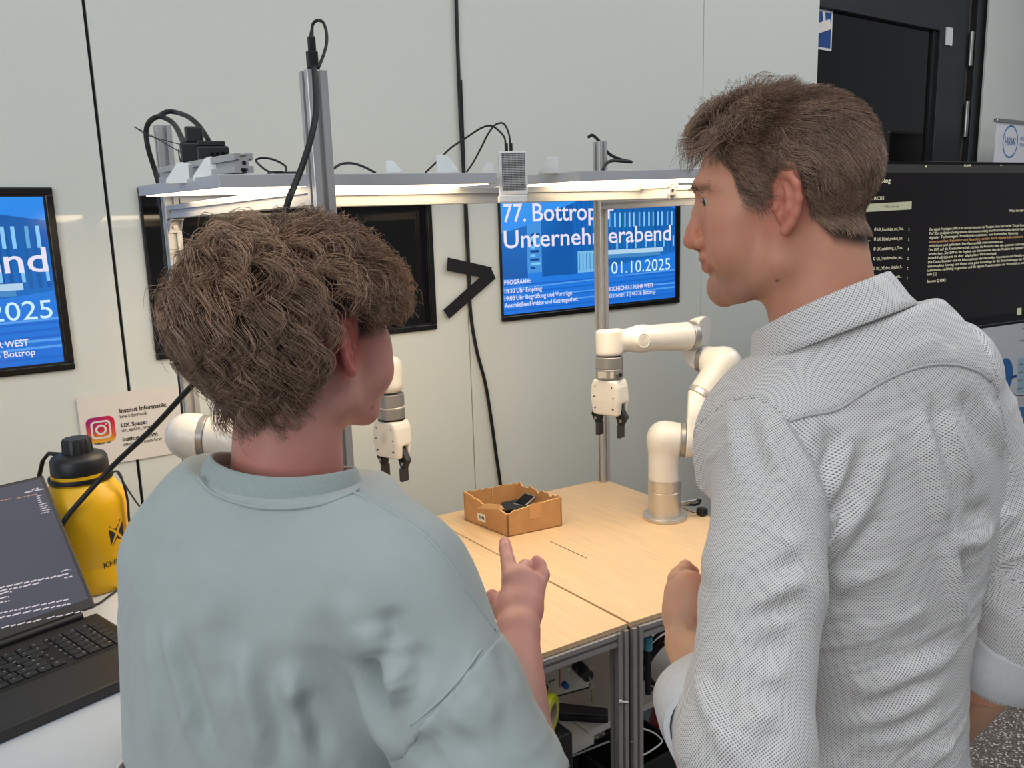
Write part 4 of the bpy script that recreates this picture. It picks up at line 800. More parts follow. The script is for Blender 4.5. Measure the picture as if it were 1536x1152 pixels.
# right arm: joint centres measured in the photograph, each at its own distance
rb0 = np.array([1.715, 1.675, TZ]); dR = (rb0-CAM)@CF
t = ra = robot('white six-joint robot arm on the right bench, partly behind the man in the shirt', rb0, .118, None)
top = rb0+(0, 0, .118); J = at(990, 653, dR-.005); J = np.array([rb0[0], rb0[1], J[2]])
E1 = at(1031, 660, dR-.055); ax1 = nrm(E1-J); bc_ = J+ax1*.052
def fs(p): return np.maximum(smin(cap(p, top-(0, 0, .02), J, .0475), cap(p, J, bc_-ax1*.008, .048), .02), -(p[:, 2]-top[2]))
fs2 = lambda p: smax(fs(p), (p-bc_)@ax1+.007, .003)
lo, hi = bbox([top, J, bc_], .07); solid('shoulder_housing', fs2, lo, hi, .0035, 'robot', t)
band(bc_, ax1, .0485, .015, 'ring', t)
R2c = at(1053, 594, dR-.035); T_ = at(1087, 545, dR-.02); K = at(1030, 626, dR-.05); ax2 = nrm(T_-R2c)
def fe(p):
    d = smin(cap(p, bc_+ax1*.012, E1, .047, .044), cap(p, E1, at(1052, 628, dR-.055), .044, .040), .03); d = smin(d, cap(p, K, R2c, .041, .043), .03)
    return smax(smax(d, (p-R2c)@ax2+.008, .003), -((p-bc_)@ax1-.008), .003)
lo, hi = bbox([bc_, E1, K, R2c], .08); solid('upper_arm', fe, lo, hi, .0035, 'robot', t)
band(R2c, ax2, .0445, .016, 'silver', t)
m_ = at(1060.5, 595.5, dR-.078); MB().cyl(R2c+nrm(m_-R2c)*.043, R2c+nrm(m_-R2c)*.0455, .004, n=14).build('port', 'rubber', t)
B3 = at(1054, 538, dR+.025); U = at(1040, 523, dR+.03); ax3 = nrm(B3-T_)
def fu_(p):
    d = smin(cap(p, R2c, T_, .043, .046), cap(p, T_, B3, .044, .040), .02); return smax(smax(d, -((p-R2c)@ax2-.008), .003), (p-B3)@ax3+.007, .003)
lo, hi = bbox([R2c, T_, B3], .07); solid('elbow_link', fu_, lo, hi, .0035, 'robot', t)
band(B3, ax3, .0405, .014, 'ring', t)
R4 = at(1036, 504, dR-.0); V4 = at(1054, 499, dR+.012); ax4 = nrm(at(930, 509, dR-.10)-R4)
def fv(p):
    d = smin(cap(p, B3, U, .040, .036), cap(p, U, V4, .036, .042), .04); d = smin(d, cap(p, V4, R4, .042, .0425), .03); return smax(smax(d, -((p-B3)@ax3-.007), .003), (p-R4)@ax4+.009, .003)
lo, hi = bbox([B3, U, V4, R4], .07); solid('elbow_cover', fv, lo, hi, .0035, 'robot', t)
band(R4, ax4, .0435, .020, 'ring', t)
MB().cyl(R4+nrm(at(1040, 517, dR-.06)-R4)*.043, R4+nrm(at(1040, 517, dR-.06)-R4)*.0448, .0025, n=10).build('port', 'rubber', t)
F2 = at(962, 508, dR-.075); WC = at(913, 513, dR-.105); WB = at(914, 534, dR-.105)
def ff(p):
    d = cap(p, R4+ax4*.015, F2, .0425, .037); d = smin(d, cap(p, F2, WC+ax4*-.01, .034, .033), .02); d = smin(d, cylr(p, WC+(0, 0, .036), WB, .0375, .010), .012); return smax(d, -((p-R4)@ax4-.010), .003)
lo, hi = bbox([R4, WC, WB], .07); solid('forearm', ff, lo, hi, .0033, 'robot', t)
bn = nrm(at(966, 511, dR-.3)-F2); bn = nrm(bn-ax4*(bn@ax4)); bc2 = at(965.5, 511, dR-.118); 
MB().lathe([(0, -.012), (.0205, -.012), (.0205, .0), (.0195, .0015), (.0185, .0), (0, .0005)], bc2, bn, 36).build('joint_cap', 'robot', t, smooth=40); emblem(t, bc2+bn*.0008, bn, (0, 0, 1), .014)
band(WB-(0, 0, .017), (0, 0, 1), .0385, .033, 'ring', t, 'wrist_ring'); band(WB-(0, 0, .048), (0, 0, 1), .039, .028, 'ring', t, 'wrist_ring')
wv = WB-(0, 0, .048); tow = nrm((CAM-wv)*np.array([1, 1, 0])); lf = nrm(np.cross([0, 0, 1], tow)); pdir = nrm(tow+lf*.75)
MB().cyl(wv+pdir*.036, wv+pdir*.050, .0075, n=16).build('connector', 'steel', t, smooth=40); MB().cyl(wv+pdir*.0495, wv+pdir*.0502, .005, n=14).build('connector_core', 'rubber', t)
lp = Plane(wv+tow*.0392, lf, (0, 0, 1)); MB().prism([lp.P(-.032, -.009, -.004), lp.P(.012, -.009, .0), lp.P(.012, .009, .0), lp.P(-.032, .009, -.004)], lp.n*.0006).build('type_label', mat('type_plate', (176, 172, 166), .5, noise=.04), t)
gripper(t, WB-(0, 0, .064), (0, 0, 1), -lf*.55+tow*.83, 1.0, badge=False)
cc_ = rb0+np.array([.048, -.012, .035]); MB().cyl(cc_, cc_+np.array([.03, -.012, .003]), .008, n=16).cyl(cc_+np.array([.03, -.012, .003]), cc_+np.array([.05, -.02, .004]), .006, n=14).build('base_plug', 'steel', t, smooth=40)
MB().tube(spline([cc_+(.05, -.02, .004), cc_+(.07, -.02, 0), cc_+(.085, .01, -.025), cc_+(.06, .05, -.028)], 5), .004, 7).build('base_cable', 'rubber', t); MB().tube(spline([cc_+(-.004, -.02, -.008), cc_+(.02, -.04, -.022), cc_+(.05, -.045, -.026)], 5), .0014, 5).build('earth_wire', 'rubber', t)
MB().box(cc_+(.035, -.06, -.034), cc_+(.06, -.035, -.012)).build('base_connector', 'black', t, bev=.003)
MB().cyl(rb0+nrm(CAM-rb0)*[1, 1, 0]*.047+(.012, 0, .095), rb0+nrm(CAM-rb0)*[1, 1, 0]*.0482+(.012, 0, .095), .0035, n=12).build('port', 'rubber', t)
# left arm: only its shoulder and its wrist show beside the curly hair
lb0 = np.array([.66, 1.62, TZ]); t = robot('white robot arm on the left bench, mostly hidden behind the curly-haired head', lb0, .118, None)
top = lb0+(0, 0, .118); J = lb0+(0, 0, .215); B1 = at(309, 655, 1.76); axl = nrm(np.array([.80, -.58, -.08])); 
solid('shoulder_housing', lambda p: np.maximum(smin(cap(p, top-(0, 0, .02), J, .0475), cap(p, J, (J+(B1-J)*.30), .048, .048), .02), top[2]-p[:, 2]), *bbox([top, J, (J+(B1-J)*.30)], .07), .005, 'robot', t)
C1 = B1-axl*.035; C2 = B1+axl*.06
solid('elbow_housing', lambda p: smax(smin(cap(p, C1, B1, .043, .046), cap(p, (J+(B1-J)*.25), C1, .044), .02), (p-B1)@axl+.006, .003), *bbox([B1, C1, (J+(B1-J)*.30)], .07), .004, 'robot', t)
band(B1, axl, .0465, .014, 'ring', t)
UA = at(420, 560, 1.95); FA = at(500, 520, 2.15); W1 = at(583, 556, 2.33)
solid('upper_arm', lambda p: smax(smin(cap(p, B1, C2, .046, .045), cap(p, C2, UA, .045, .042), .03), -((p-B1)@axl-.007), .003), *bbox([B1, C2, UA], .07), .004, 'robot', t)
W2 = at(586, 590, 2.33)
def fw(p):
    d = smin(cap(p, UA, FA, .042), cap(p, FA, W1-(0, 0, .0), .04, .034), .03); return smin(d, cylr(p, W1+(0, 0, .040), W2, .0365, .024), .015)
solid('forearm', fw, *bbox([UA, FA, W1, W2], .08), .004, 'robot', t)
W2 = np.array([W1[0], W1[1], W2[2]])
band(W2-(0, 0, .020), (0, 0, 1), .0385, .036, 'ring', t, 'wrist_ring'); band(W2-(0, 0, .040), (0, 0, 1), .0392, .004, 'robot', t, 'wrist_ring'); band(W2-(0, 0, .057), (0, 0, 1), .0388, .030, 'ring', t, 'wrist_ring'); band(W2-(0, 0, .074), (0, 0, 1), .038, .006, 'rubber', t, 'wrist_gasket')
tow = nrm((CAM-W2)*np.array([1, 1, 0])); lf = nrm(np.cross([0, 0, 1], tow))
gripper(t, W2-(0, 0, .077), (0, 0, 1), -lf*.72+tow*.70, 1.03)
# ------------------------------------------------------------------ people: materials
def attr_mat(name, rough, sss=0, bump=0, bscale=900, sheen=0):
    m = bpy.data.materials.new(name); m.use_nodes = True; nt = m.node_tree; b = nt.nodes['Principled BSDF']
    a = nt.nodes.new('ShaderNodeAttribute'); a.attribute_name = 'tone'; n = nt.nodes.new('ShaderNodeTexNoise'); n.inputs['Scale'].default_value = 70; n.inputs['Detail'].default_value = 5
    tc = nt.nodes.new('ShaderNodeTexCoord'); nt.links.new(tc.outputs['Object'], n.inputs['Vector'])
    mx = nt.nodes.new('ShaderNodeMix'); mx.data_type = 'RGBA'; mx.blend_type = 'OVERLAY'; mx.inputs['Factor'].default_value = .12
    nt.links.new(a.outputs['Vector'], mx.inputs['A']); nt.links.new(n.outputs['Color'], mx.inputs['B']); nt.links.new(mx.outputs['Result'], b.inputs['Base Color'])
    b.inputs['Roughness'].default_value = rough; b.inputs['Subsurface Weight'].default_value = sss; b.inputs['Subsurface Radius'].default_value = (1, .35, .18); b.inputs['Subsurface Scale'].default_value = .006
    b.inputs['Specular IOR Level'].default_value = .35; b.inputs['Sheen Weight'].default_value = sheen
    if bump:
        k = nt.nodes.new('ShaderNodeTexNoise'); k.inputs['Scale'].default_value = bscale; nt.links.new(tc.outputs['Object'], k.inputs['Vector'])
        q = nt.nodes.new('ShaderNodeBump'); q.inputs['Strength'].default_value = bump; q.inputs['Distance'].default_value = .001; nt.links.new(k.outputs[0], q.inputs['Height']); nt.links.new(q.outputs[0], b.inputs['Normal'])
    return m
M['skin'] = attr_mat('skin', .48, .35, .18, 700); M['hair'] = attr_mat('hair_strands', .42)
M['hair'].node_tree.nodes['Mix'].inputs['Factor'].default_value = 0; M['hair'].node_tree.nodes['Principled BSDF'].inputs['Specular IOR Level'].default_value = .6
def tshirt():
    m = mat('sage_jersey', (172, 181, 179), .85, noise=.045, nscale=14, sheen=.25); nt = m.node_tree; b = nt.nodes['Principled BSDF']
    tc = nt.nodes.new('ShaderNodeTexCoord'); n = nt.nodes.new('ShaderNodeTexNoise'); n.inputs['Scale'].default_value = 500; nt.links.new(tc.outputs['Object'], n.inputs['Vector'])
    w = nt.nodes.new('ShaderNodeTexNoise'); w.inputs['Scale'].default_value = 26; w.inputs['Detail'].default_value = 4; nt.links.new(tc.outputs['Object'], w.inputs['Vector'])
    k = nt.nodes.new('ShaderNodeBump'); k.inputs['Strength'].default_value = .25; k.inputs['Distance'].default_value = .001; nt.links.new(n.outputs[0], k.inputs['Height'])
    k2 = nt.nodes.new('ShaderNodeBump'); k2.inputs['Strength'].default_value = .35; k2.inputs['Distance'].default_value = .004; nt.links.new(w.outputs[0], k2.inputs['Height']); nt.links.new(k.outputs[0], k2.inputs['Normal']); nt.links.new(k2.outputs[0], b.inputs['Normal'])
    return m
M['jersey'] = tshirt()
def dobby():
    # white shirting with small staggered grey-blue dots, in woven coordinates stored on the mesh
    m = bpy.data.materials.new('dotted_shirting'); m.use_nodes = True; nt = m.node_tree; b = nt.nodes['Principled BSDF']; N = nt.nodes.new; Lk = nt.links.new
    a = N('ShaderNodeAttribute'); a.attribute_name = 'weave'; sx = N('ShaderNodeSeparateXYZ'); Lk(a.outputs['Vector'], sx.inputs[0])
    def sn(sock):
        k = N('ShaderNodeMath'); k.operation = 'MULTIPLY'; k.inputs[1].default_value = 2*math.pi/.0034; Lk(sock, k.inputs[0]); s = N('ShaderNodeMath'); s.operation = 'SINE'; Lk(k.outputs[0], s.inputs[0]); return s.outputs[0]
    p = N('ShaderNodeMath'); p.operation = 'MULTIPLY'; Lk(sn(sx.outputs[0]), p.inputs[0]); Lk(sn(sx.outputs[1]), p.inputs[1])
    r = N('ShaderNodeMapRange'); r.inputs['From Min'].default_value = .05; r.inputs['From Max'].default_value = .6; Lk(p.outputs[0], r.inputs[0])
    mx = N('ShaderNodeMix'); mx.data_type = 'RGBA'; mx.inputs['A'].default_value = (*lin((226, 222, 219)), 1); mx.inputs['B'].default_value = (*lin((124, 119, 121)), 1); Lk(r.outputs[0], mx.inputs['Factor']); Lk(mx.outputs['Result'], b.inputs['Base Color'])
    b.inputs['Roughness'].default_value = .8; b.inputs['Sheen Weight'].default_value = .15
    tc = N('ShaderNodeTexCoord'); w = N('ShaderNodeTexNoise'); w.inputs['Scale'].default_value = 34; w.inputs['Detail'].default_value = 5; Lk(tc.outputs['Object'], w.inputs['Vector'])
    k = N('ShaderNodeBump'); k.inputs['Strength'].default_value = .5; k.inputs['Distance'].default_value = .004; Lk(w.outputs[0], k.inputs['Height']); Lk(k.outputs[0], b.inputs['Normal'])
    return m
M['dobby'] = dobby(); M['lining'] = mat('shirt_lining', (206, 206, 206), .85, noise=.05, nscale=200)
M['denim'] = mat('dark_trousers', (38, 42, 54), .85, noise=.1, nscale=60); M['shoe'] = mat('shoe_leather', (40, 34, 30), .5, noise=.1)
M['eye'] = mat('eye_white', (206, 198, 192), .15, noise=.02); M['iris'] = mat('iris_brown', (70, 56, 44), .1, noise=.1)

# ------------------------------------------------------------------ the head as one distance field (x right, y forward, z up, metres)
def ear_f(q, sx):
    p = (q*np.array([sx, 1, 1])-np.array([.0735, .006, .0]))/.90; u = nrm([.50, -.86, .0]); v = nrm([0, -.17, 1]); v = nrm(v-u*(v@u)); w = np.cross(v, u)*1; w = w if w[0] > 0 else -w
    e = np.stack([p@u, p@v, p@w], 1)
    d = ell(e, (.014, .002, -.001), (.0190, .031, .0050))
    pts = [(.000, .006, .001), (.003, .022, .003), (.012, .033, .003), (.023, .031, .003), (.031, .019, .002), (.031, .002, .001), (.026, -.013, .001), (.018, -.025, .001), (.010, -.031, .001)]
    d = smin(d, chain(e, pts, [.0032, .0036, .0042, .0044, .0044, .0042, .004, .0045, .0065]), .003)
    d = smax(d, -ell(e, (.010, -.003, .006), (.0085, .011, .0075)), .003); d = smax(d, -ell(e, (.017, .017, .0055), (.0065, .007, .0045)), .003)
    d = smin(d, chain(e, [(.016, .022, .003), (.0205, .008, .004), (.018, -.006, .004), (.012, -.014, .004)], [.0026, .003, .003, .0026]), .003)
    return smin(d, sph(e, (.000, -.003, .002), .0050), .003)*.90
def head_f(q, full=0.):
    x = np.abs(q[:, 0]); s = np.stack([x, q[:, 1], q[:, 2]], 1)
    d = ell(q, (0, -.005, .040), (.0755, .095, .077))
    d = smin(d, ell(q, (0, .034, -.018), (.059, .060, .080)), .03)
    d = smin(d, chain(s, [(.052, .002, -.028), (.050, .012, -.058), (.030, .060, -.082), (.010, .079, -.088)], [.018, .017, .016, .016], .01), .022)
    d = smin(d, sph(s, (.046, .058, -.004), .022), .022); d = smin(d, sph(q, (0, .0835, -.0795), .0165), .014)
    if full: d = smin(d, sph(s, (.040, .060, -.036), .026+full), .02)
    d = smin(d, chain(s, [(.012, .089, .040), (.036, .079, .042), (.052, .060, .034)], [.0085, .009, .008]), .014)
    d = smax(d, -ell(s, (.033, .100, .021), (.019, .018, .011)), .010)
    nose = chain(q, [(0, .088, .030), (0, .096, .012), (0, .1065, -.010), (0, .1115, -.0205)], [.0070, .0075, .0082, .0088], .005)
    nose = smin(nose, sph(s, (.0110, .1000, -.0245), .0070), .008); nose = smin(nose, cap(q, (0, .108, -.0255), (0, .096, -.0330), .0050, .0060), .005)
    d = smin(d, nose, .008); d = smax(d, -chain(s, [(.0195, .0985, -.0175), (.0185, .0945, -.0255), (.0150, .0960, -.0320)], [.0006, .0010, .0006]), .004)
    d = smin(d, chain(s, [(0, .0985, -.0425), (.011, .0960, -.0430), (.026, .0845, -.0440)], [.0066, .0056, .003], .003), .006)
    d = smin(d, chain(s, [(0, .0965, -.0550), (.011, .0935, -.0545), (.025, .0840, -.0450)], [.0066, .0058, .003], .003), .006)
    d = smax(d, -chain(s, [(0, .1065, -.0490), (.014, .1005, -.0480), (.030, .0880, -.0420)], [.0016, .0016, .001]), .0022)
    d = smin(d, ell(s, (.0315, .0765, .0210), (.0165, .0125, .0125)), .004)
    d = smax(d, -ell(s, (.0350, .0880, .0200), (.0155, .0130, .0052)), .0015)
    return smin(d, ear_f(s, 1), .004)
def rot_head(az, pitch, roll=0):
    a, p, r = map(math.radians, (az, pitch, roll)); fw = np.array([math.sin(a)*math.cos(p), math.cos(a)*math.cos(p), math.sin(p)]); rt = np.array([math.cos(a), -math.sin(a), 0]); up = np.cross(rt, fw)
    return np.array([rt*math.cos(r)-up*math.sin(r), fw, rt*math.sin(r)+up*math.cos(r)]).T
def hairmask(q, front, ear_z, nape, side=.0, temple=.078):
    # height of the hairline as a function of how far back a scalp point lies
    y = q[:, 1]-.008; zl = np.interp(y, [-.11, -.085, -.055, -.035, -.025, .006, .012, .034, .040, .062, .082, .11], [nape, nape, nape+.012, -.02, ear_z, ear_z, side, side+.004, .045, temple, front, front]); return q[:, 2]-zl
def fingers(p, d, F, k=.005):
    for pts, rs in F: d = smin(d, chain(p, pts, rs, .003), k)
    return d
def face_parts(par, c, R, s, gaze):
    for sx in (-1, 1):
        e = c+R@(np.array([sx*.0315, .0750, .0205])*s); g = R@nrm([math.sin(math.radians(gaze)), math.cos(math.radians(gaze)), -.16])
        o = MB().lathe([(.0116*s*math.sin(a), -.0116*s*math.cos(a)) for a in np.linspace(0, math.pi, 14)], e, R[:, 1], 24).build('eye', 'eye', par, smooth=180)
        MB().lathe([(0, .0095*s), (.0066*s, .0096*s), (.0064*s, .0102*s), (.003*s, .0117*s), (0, .0122*s)], e, g, 24).build('iris', 'iris', o, smooth=60)
def strand_mesh(name, P, rad, tone, par):
    # P (N,K,3) polylines -> three-sided tapering tubes
    N_, K_, _ = P.shape; T = np.gradient(P, axis=1); T /= np.maximum(np.linalg.norm(T, axis=2, keepdims=True), 1e-9)
    ref = np.array([.31, .57, .76]); U = np.cross(T, ref); U /= np.maximum(np.linalg.norm(U, axis=2, keepdims=True), 1e-9); V = np.cross(T, U)
    ra = rad[:, None]*np.array([1-.75*(k/(K_-1))**2 for k in range(K_)])[None]
    ring3 = np.stack([P+(U*math.cos(a)+V*math.sin(a))*ra[..., None] for a in (0, 2.094, 4.189)], 2)
    ids = np.arange(N_*K_*3).reshape(N_, K_, 3); q = [np.stack([ids[:, :-1, j], ids[:, :-1, (j+1) % 3], ids[:, 1:, (j+1) % 3], ids[:, 1:, j]], -1).reshape(-1, 4) for j in range(3)]
    col = np.repeat(np.repeat(tone[:, None, None, :], K_, 1), 3, 2).reshape(-1, 3)
    return qmesh(name, ring3.reshape(-1, 3), np.concatenate(q), 'hair', par, {'tone': col}, kind='stuff')
def loft(p, zs, cx, a, b, R, tilt=0, tz=1.2):
    # stack of ellipses: centre line cx(z), half widths a(z), half depths b(z), axes R (right, fwd)
    z = p[:, 2]; C = np.stack([np.interp(z, zs, [c[i] for c in cx]) for i in (0, 1)], 1); q = p[:, :2]-C; x = q@R[:2, 0]; y = q@R[:2, 1]; w = np.clip((z-tz)/.15, 0, 1); z = z+tilt*np.clip(x, -.2, .2)*w; A = sm(z, zs, a); B = sm(z, zs, b)
    k = np.sqrt((x/A)**2+(y/B)**2); return smax((k-1)*np.minimum(A, B)*.92, z-zs[-1], .02)
def sm(z, zs, v):
    # smooth interpolation (cosine-free Catmull through np.interp twice)
    h = .012; return (np.interp(z-h, zs, v)+2*np.interp(z, zs, v)+np.interp(z+h, zs, v))/4
def trace(f, px, d0=.55, d1=1.4):
    px = np.asarray(px, float); r = np.array([ray(*q) for q in px]); t = np.full(len(px), d0); ln = np.linalg.norm(r, axis=1)
    for _ in range(90): t = np.minimum(t+np.clip(f(CAM+r*t[:, None])*.7, -.02, .06)/ln, d1)
    return CAM+r*t[:, None]
def fold(P, N_, f, lines):
    # push cloth in or out along creases traced on the surface: (pixel polyline, amplitude, half width)
    D = np.zeros(len(P))
    for pts, amp, w in lines:
        L = trace(f, pts); L = np.array(spline(list(L), 4)); best = np.full(len(P), 9.); tt = np.zeros(len(P))
        lo, hi = L.min(0)-4*w, L.max(0)+4*w; ix = np.where(((P > lo) & (P < hi)).all(1))[0]
        if not len(ix): continue
        p = P[ix]; bb = np.full(len(ix), 9.); tp = np.zeros(len(ix)); n = len(L)-1
        for i in range(n):
            a, d = L[i], L[i+1]-L[i]; h = np.clip((p-a)@d/max(d@d, 1e-9), 0, 1); e = np.linalg.norm(p-a-h[:, None]*d, axis=1); m = e < bb; bb[m] = e[m]; tp[m] = (i+h[m])/n
        D[ix] += amp*np.exp(-(bb/w)**2)*(lambda e: e*e*(3-2*e))(np.clip(np.minimum(tp, 1-tp)*2.8, 0, 1))
    return P+N_*D[:, None]
def creases(P, N_, uv, slope, amp, freq, lim=None):
    # fine slanting wrinkles, broken up so that no two run on for long
    u, v = uv[:, 0], uv[:, 1]; s = v*math.cos(slope)-u*math.sin(slope); t = v*math.sin(slope)+u*math.cos(slope)
    w = s+.010*np.sin(t*17+s*9)+.006*np.sin(t*41+2+s*23); ph = w*freq; r = np.exp(-(np.sin(ph)/.32)**2)*.9+np.exp(-(np.sin(ph*1.63+1.1+t*6)/.28)**2)*.6
    m = np.clip(.5+.8*np.sin(t*27+w*freq*.31+1)*np.sin(t*11-s*19+.4)+.3*np.sin(s*13), 0, 1.2); d = amp*(r-.35)*m
    if lim is not None: d = d*lim
    return P+N_*d[:, None]
def cloth(name, f, lo, hi, h, m, par, lines=(), weave=None, base=None, fine=None, **kw):
    P, Q = nets(f, lo, hi, h); A = {'weave': weave(P)} if weave else None
    if lines: P = fold(P, vnormals(P, Q), base or f, lines)
    if fine: P = fine(P, vnormals(P, Q))
    return qmesh(name, P, Q, m, par, A, **kw)
def plane3(a, b, c, towards):
    n = nrm(np.cross(b-a, c-a)); n = n if n@(np.asarray(towards)-a) > 0 else -n; return lambda p: (p-a)@n
def merge(parts):
    P = []; Q = []; o = 0
    for p, q in parts: P.append(p); Q.append(q+o); o += len(p)
    return np.concatenate(P), np.concatenate(Q)
def legs(par, C, R, zc, hem=.10):
    for sx in (-1, 1):
        pass
    hip = lambda s: np.array([*(C+R[:2, 0]*s*.09), .90]); knee = lambda s: np.array([*(C+R[:2, 0]*s*.105+R[:2, 1]*.02), .49]); ank = lambda s: np.array([*(C+R[:2, 0]*s*.11-R[:2, 1]*.01), .05])
    def f(p):
        d = ell(p, (*C, .94), (.142, .10, .14), R)
        for s in (-1, 1): d = smin(d, chain(p, [hip(s), knee(s), ank(s)], [.092, .066, .056], .02), .03)
        return np.maximum(np.maximum(d, p[:, 2]-zc), .04-p[:, 2])
    solid('trousers', f, (C[0]-.3, C[1]-.3, .0), (C[0]+.3, C[1]+.3, zc+.03), .012, 'denim', par)
    for s in (-1, 1):
        a = ank(s)
        solid('shoe', lambda p: np.maximum(smin(ell(p, a+R@np.array([0, .07, .01]), (.045, .135, .055), R), cap(p, a, a+(0, 0, .05), .05), .02), -p[:, 2]+.001), a-.24*np.array([1, 1, .3]), a+.24*np.array([1, 1, .5]), .010, 'shoe', par)
def body_mesh(par, zones, tone):
    P, Q = merge([nets(f, lo, hi, h) for f, lo, hi, h in zones]); return qmesh('body', P, Q, 'skin', par, {'tone': tone(P)})
# ------------------------------------------------------------------ the man in the checked shirt (right)
hc = at(1178, 308, .955); RH = rot_head(-34, -9, 0); HS = 1.0
az = math.radians(22); RT = np.array([[math.cos(az), math.sin(az), 0], [-math.sin(az), math.cos(az), 0], [0, 0, 1]])  # columns: right, forward, up
C_top = at(1266, 500, .965); C_bot = at(1282, 1152, .985); ctr = lambda z: C_bot+(C_top-C_bot)*((z-C_bot[2])/(C_top[2]-C_bot[2]))
JL, EL, WL = at(1164, 664, .895), at(1118, 1130, .755), at(1032, 968, .985)
JR, ER, WR = at(1440, 640, 1.0), at(1552, 928, .985), at(1402, 1115, 1.10)
NB = at(1252, 492, .957); HB = hc+RH@np.array([0, -.022, -.055])
zs = [.80, .95, 1.05, 1.15, 1.25, 1.35, 1.42, 1.46, 1.49, 1.52, 1.545, 1.57, 1.60]
cl = [ctr(z)-RT[:, 1]*.020*min(1, max(0, (z-1.46)/.07)) for z in zs]
def torsoM(p, g=0.): return loft(p, zs, cl, [x+g for x in (.155, .146, .124, .126, .148, .170, .176, .172, .154, .122, .092, .072, .06)], [x+g for x in (.12, .112, .098, .100, .110, .122, .122, .116, .104, .090, .078, .066, .056)], RT, -.18, 1.28)
pers = thing('person', 'tall man in a light dotted shirt with short brown hair, right', 'person', (cl[0][0], cl[0][1], 0))
pw = pers
handc = at(1028, 912, 1.03); up_ = np.array([0, 0, 1.])
def hand_left(p):
    d = smin(cap(p, WL, at(1030, 930, 1.01), .024, .027), ell(p, at(1033, 905, 1.03), (.030, .030, .042), None), .02)
    F = [([at(1034, 878, 1.04), at(1024, 858, 1.06), at(1028, 850, 1.09), at(1040, 858, 1.10)], [.0105, .0095, .0085, .008]), ([at(1027, 886, 1.03), at(1014, 868, 1.045), at(1016, 862, 1.075), at(1030, 868, 1.09)], [.011, .010, .009, .008]),
         ([at(1022, 900, 1.02), at(1010, 886, 1.03), at(1010, 880, 1.06), at(1024, 884, 1.08)], [.011, .0098, .009, .008]), ([at(1020, 916, 1.01), at(1008, 906, 1.02), at(1008, 900, 1.045), at(1020, 902, 1.06)], [.0105, .009, .008, .0075]),
         ([at(1042, 925, 1.01), at(1052, 895, 1.04), at(1050, 872, 1.07)], [.012, .0105, .009])]
    return fingers(p, d, F)
def hand_right(p):
    d = smin(cap(p, WR, WR+(WR-ER)*.2, .025, .027), ell(p, WR+(WR-ER)*.28, (.03, .03, .035), None), .02); a = WR+(WR-ER)*.36; ux_ = nrm(np.cross(WR-ER, up_)); F = []
    for k in range(4): b = a+ux_*(.024-.016*k); F.append(([b, b+nrm(WR-ER)*.035-up_*.01, b+nrm(WR-ER)*.05-up_*.035], [.0095, .0085, .0075]))
    F.append(([WR+(WR-ER)*.18+ux_*.025, WR+(WR-ER)*.30+ux_*.045, WR+(WR-ER)*.38+ux_*.048], [.011, .0095, .008])); return fingers(p, d, F)
armL = lambda p: smin(chain(p, [JL, EL], [.044, .041]), chain(p, [EL, WL], [.043, .026]), .02)
armR = lambda p: smin(chain(p, [JR, ER], [.044, .041]), chain(p, [ER, WR], [.043, .027]), .02)
Uc = nrm(np.array([-.35*.36, .94*.36, 1.])); cc0 = at(1242, 478, .952)
def bodyM(p):
    d = smin(smax(torsoM(p, -.024)+.055*np.clip((1.10-p[:, 2])/.10, 0, 1), (p-cc0)@Uc+.036, .03), armL(p), .012); d = smin(d, armR(p), .012); d = smin(d, smin(hand_left(p), hand_right(p), .005), .008)
    n = cap(p, NB-(0, 0, .05), HB, .061, .059); d = smin(d, n, .03)
    q = (p-hc)@RH/HS; return smin(d, head_f(q, .0005)*HS, .022)
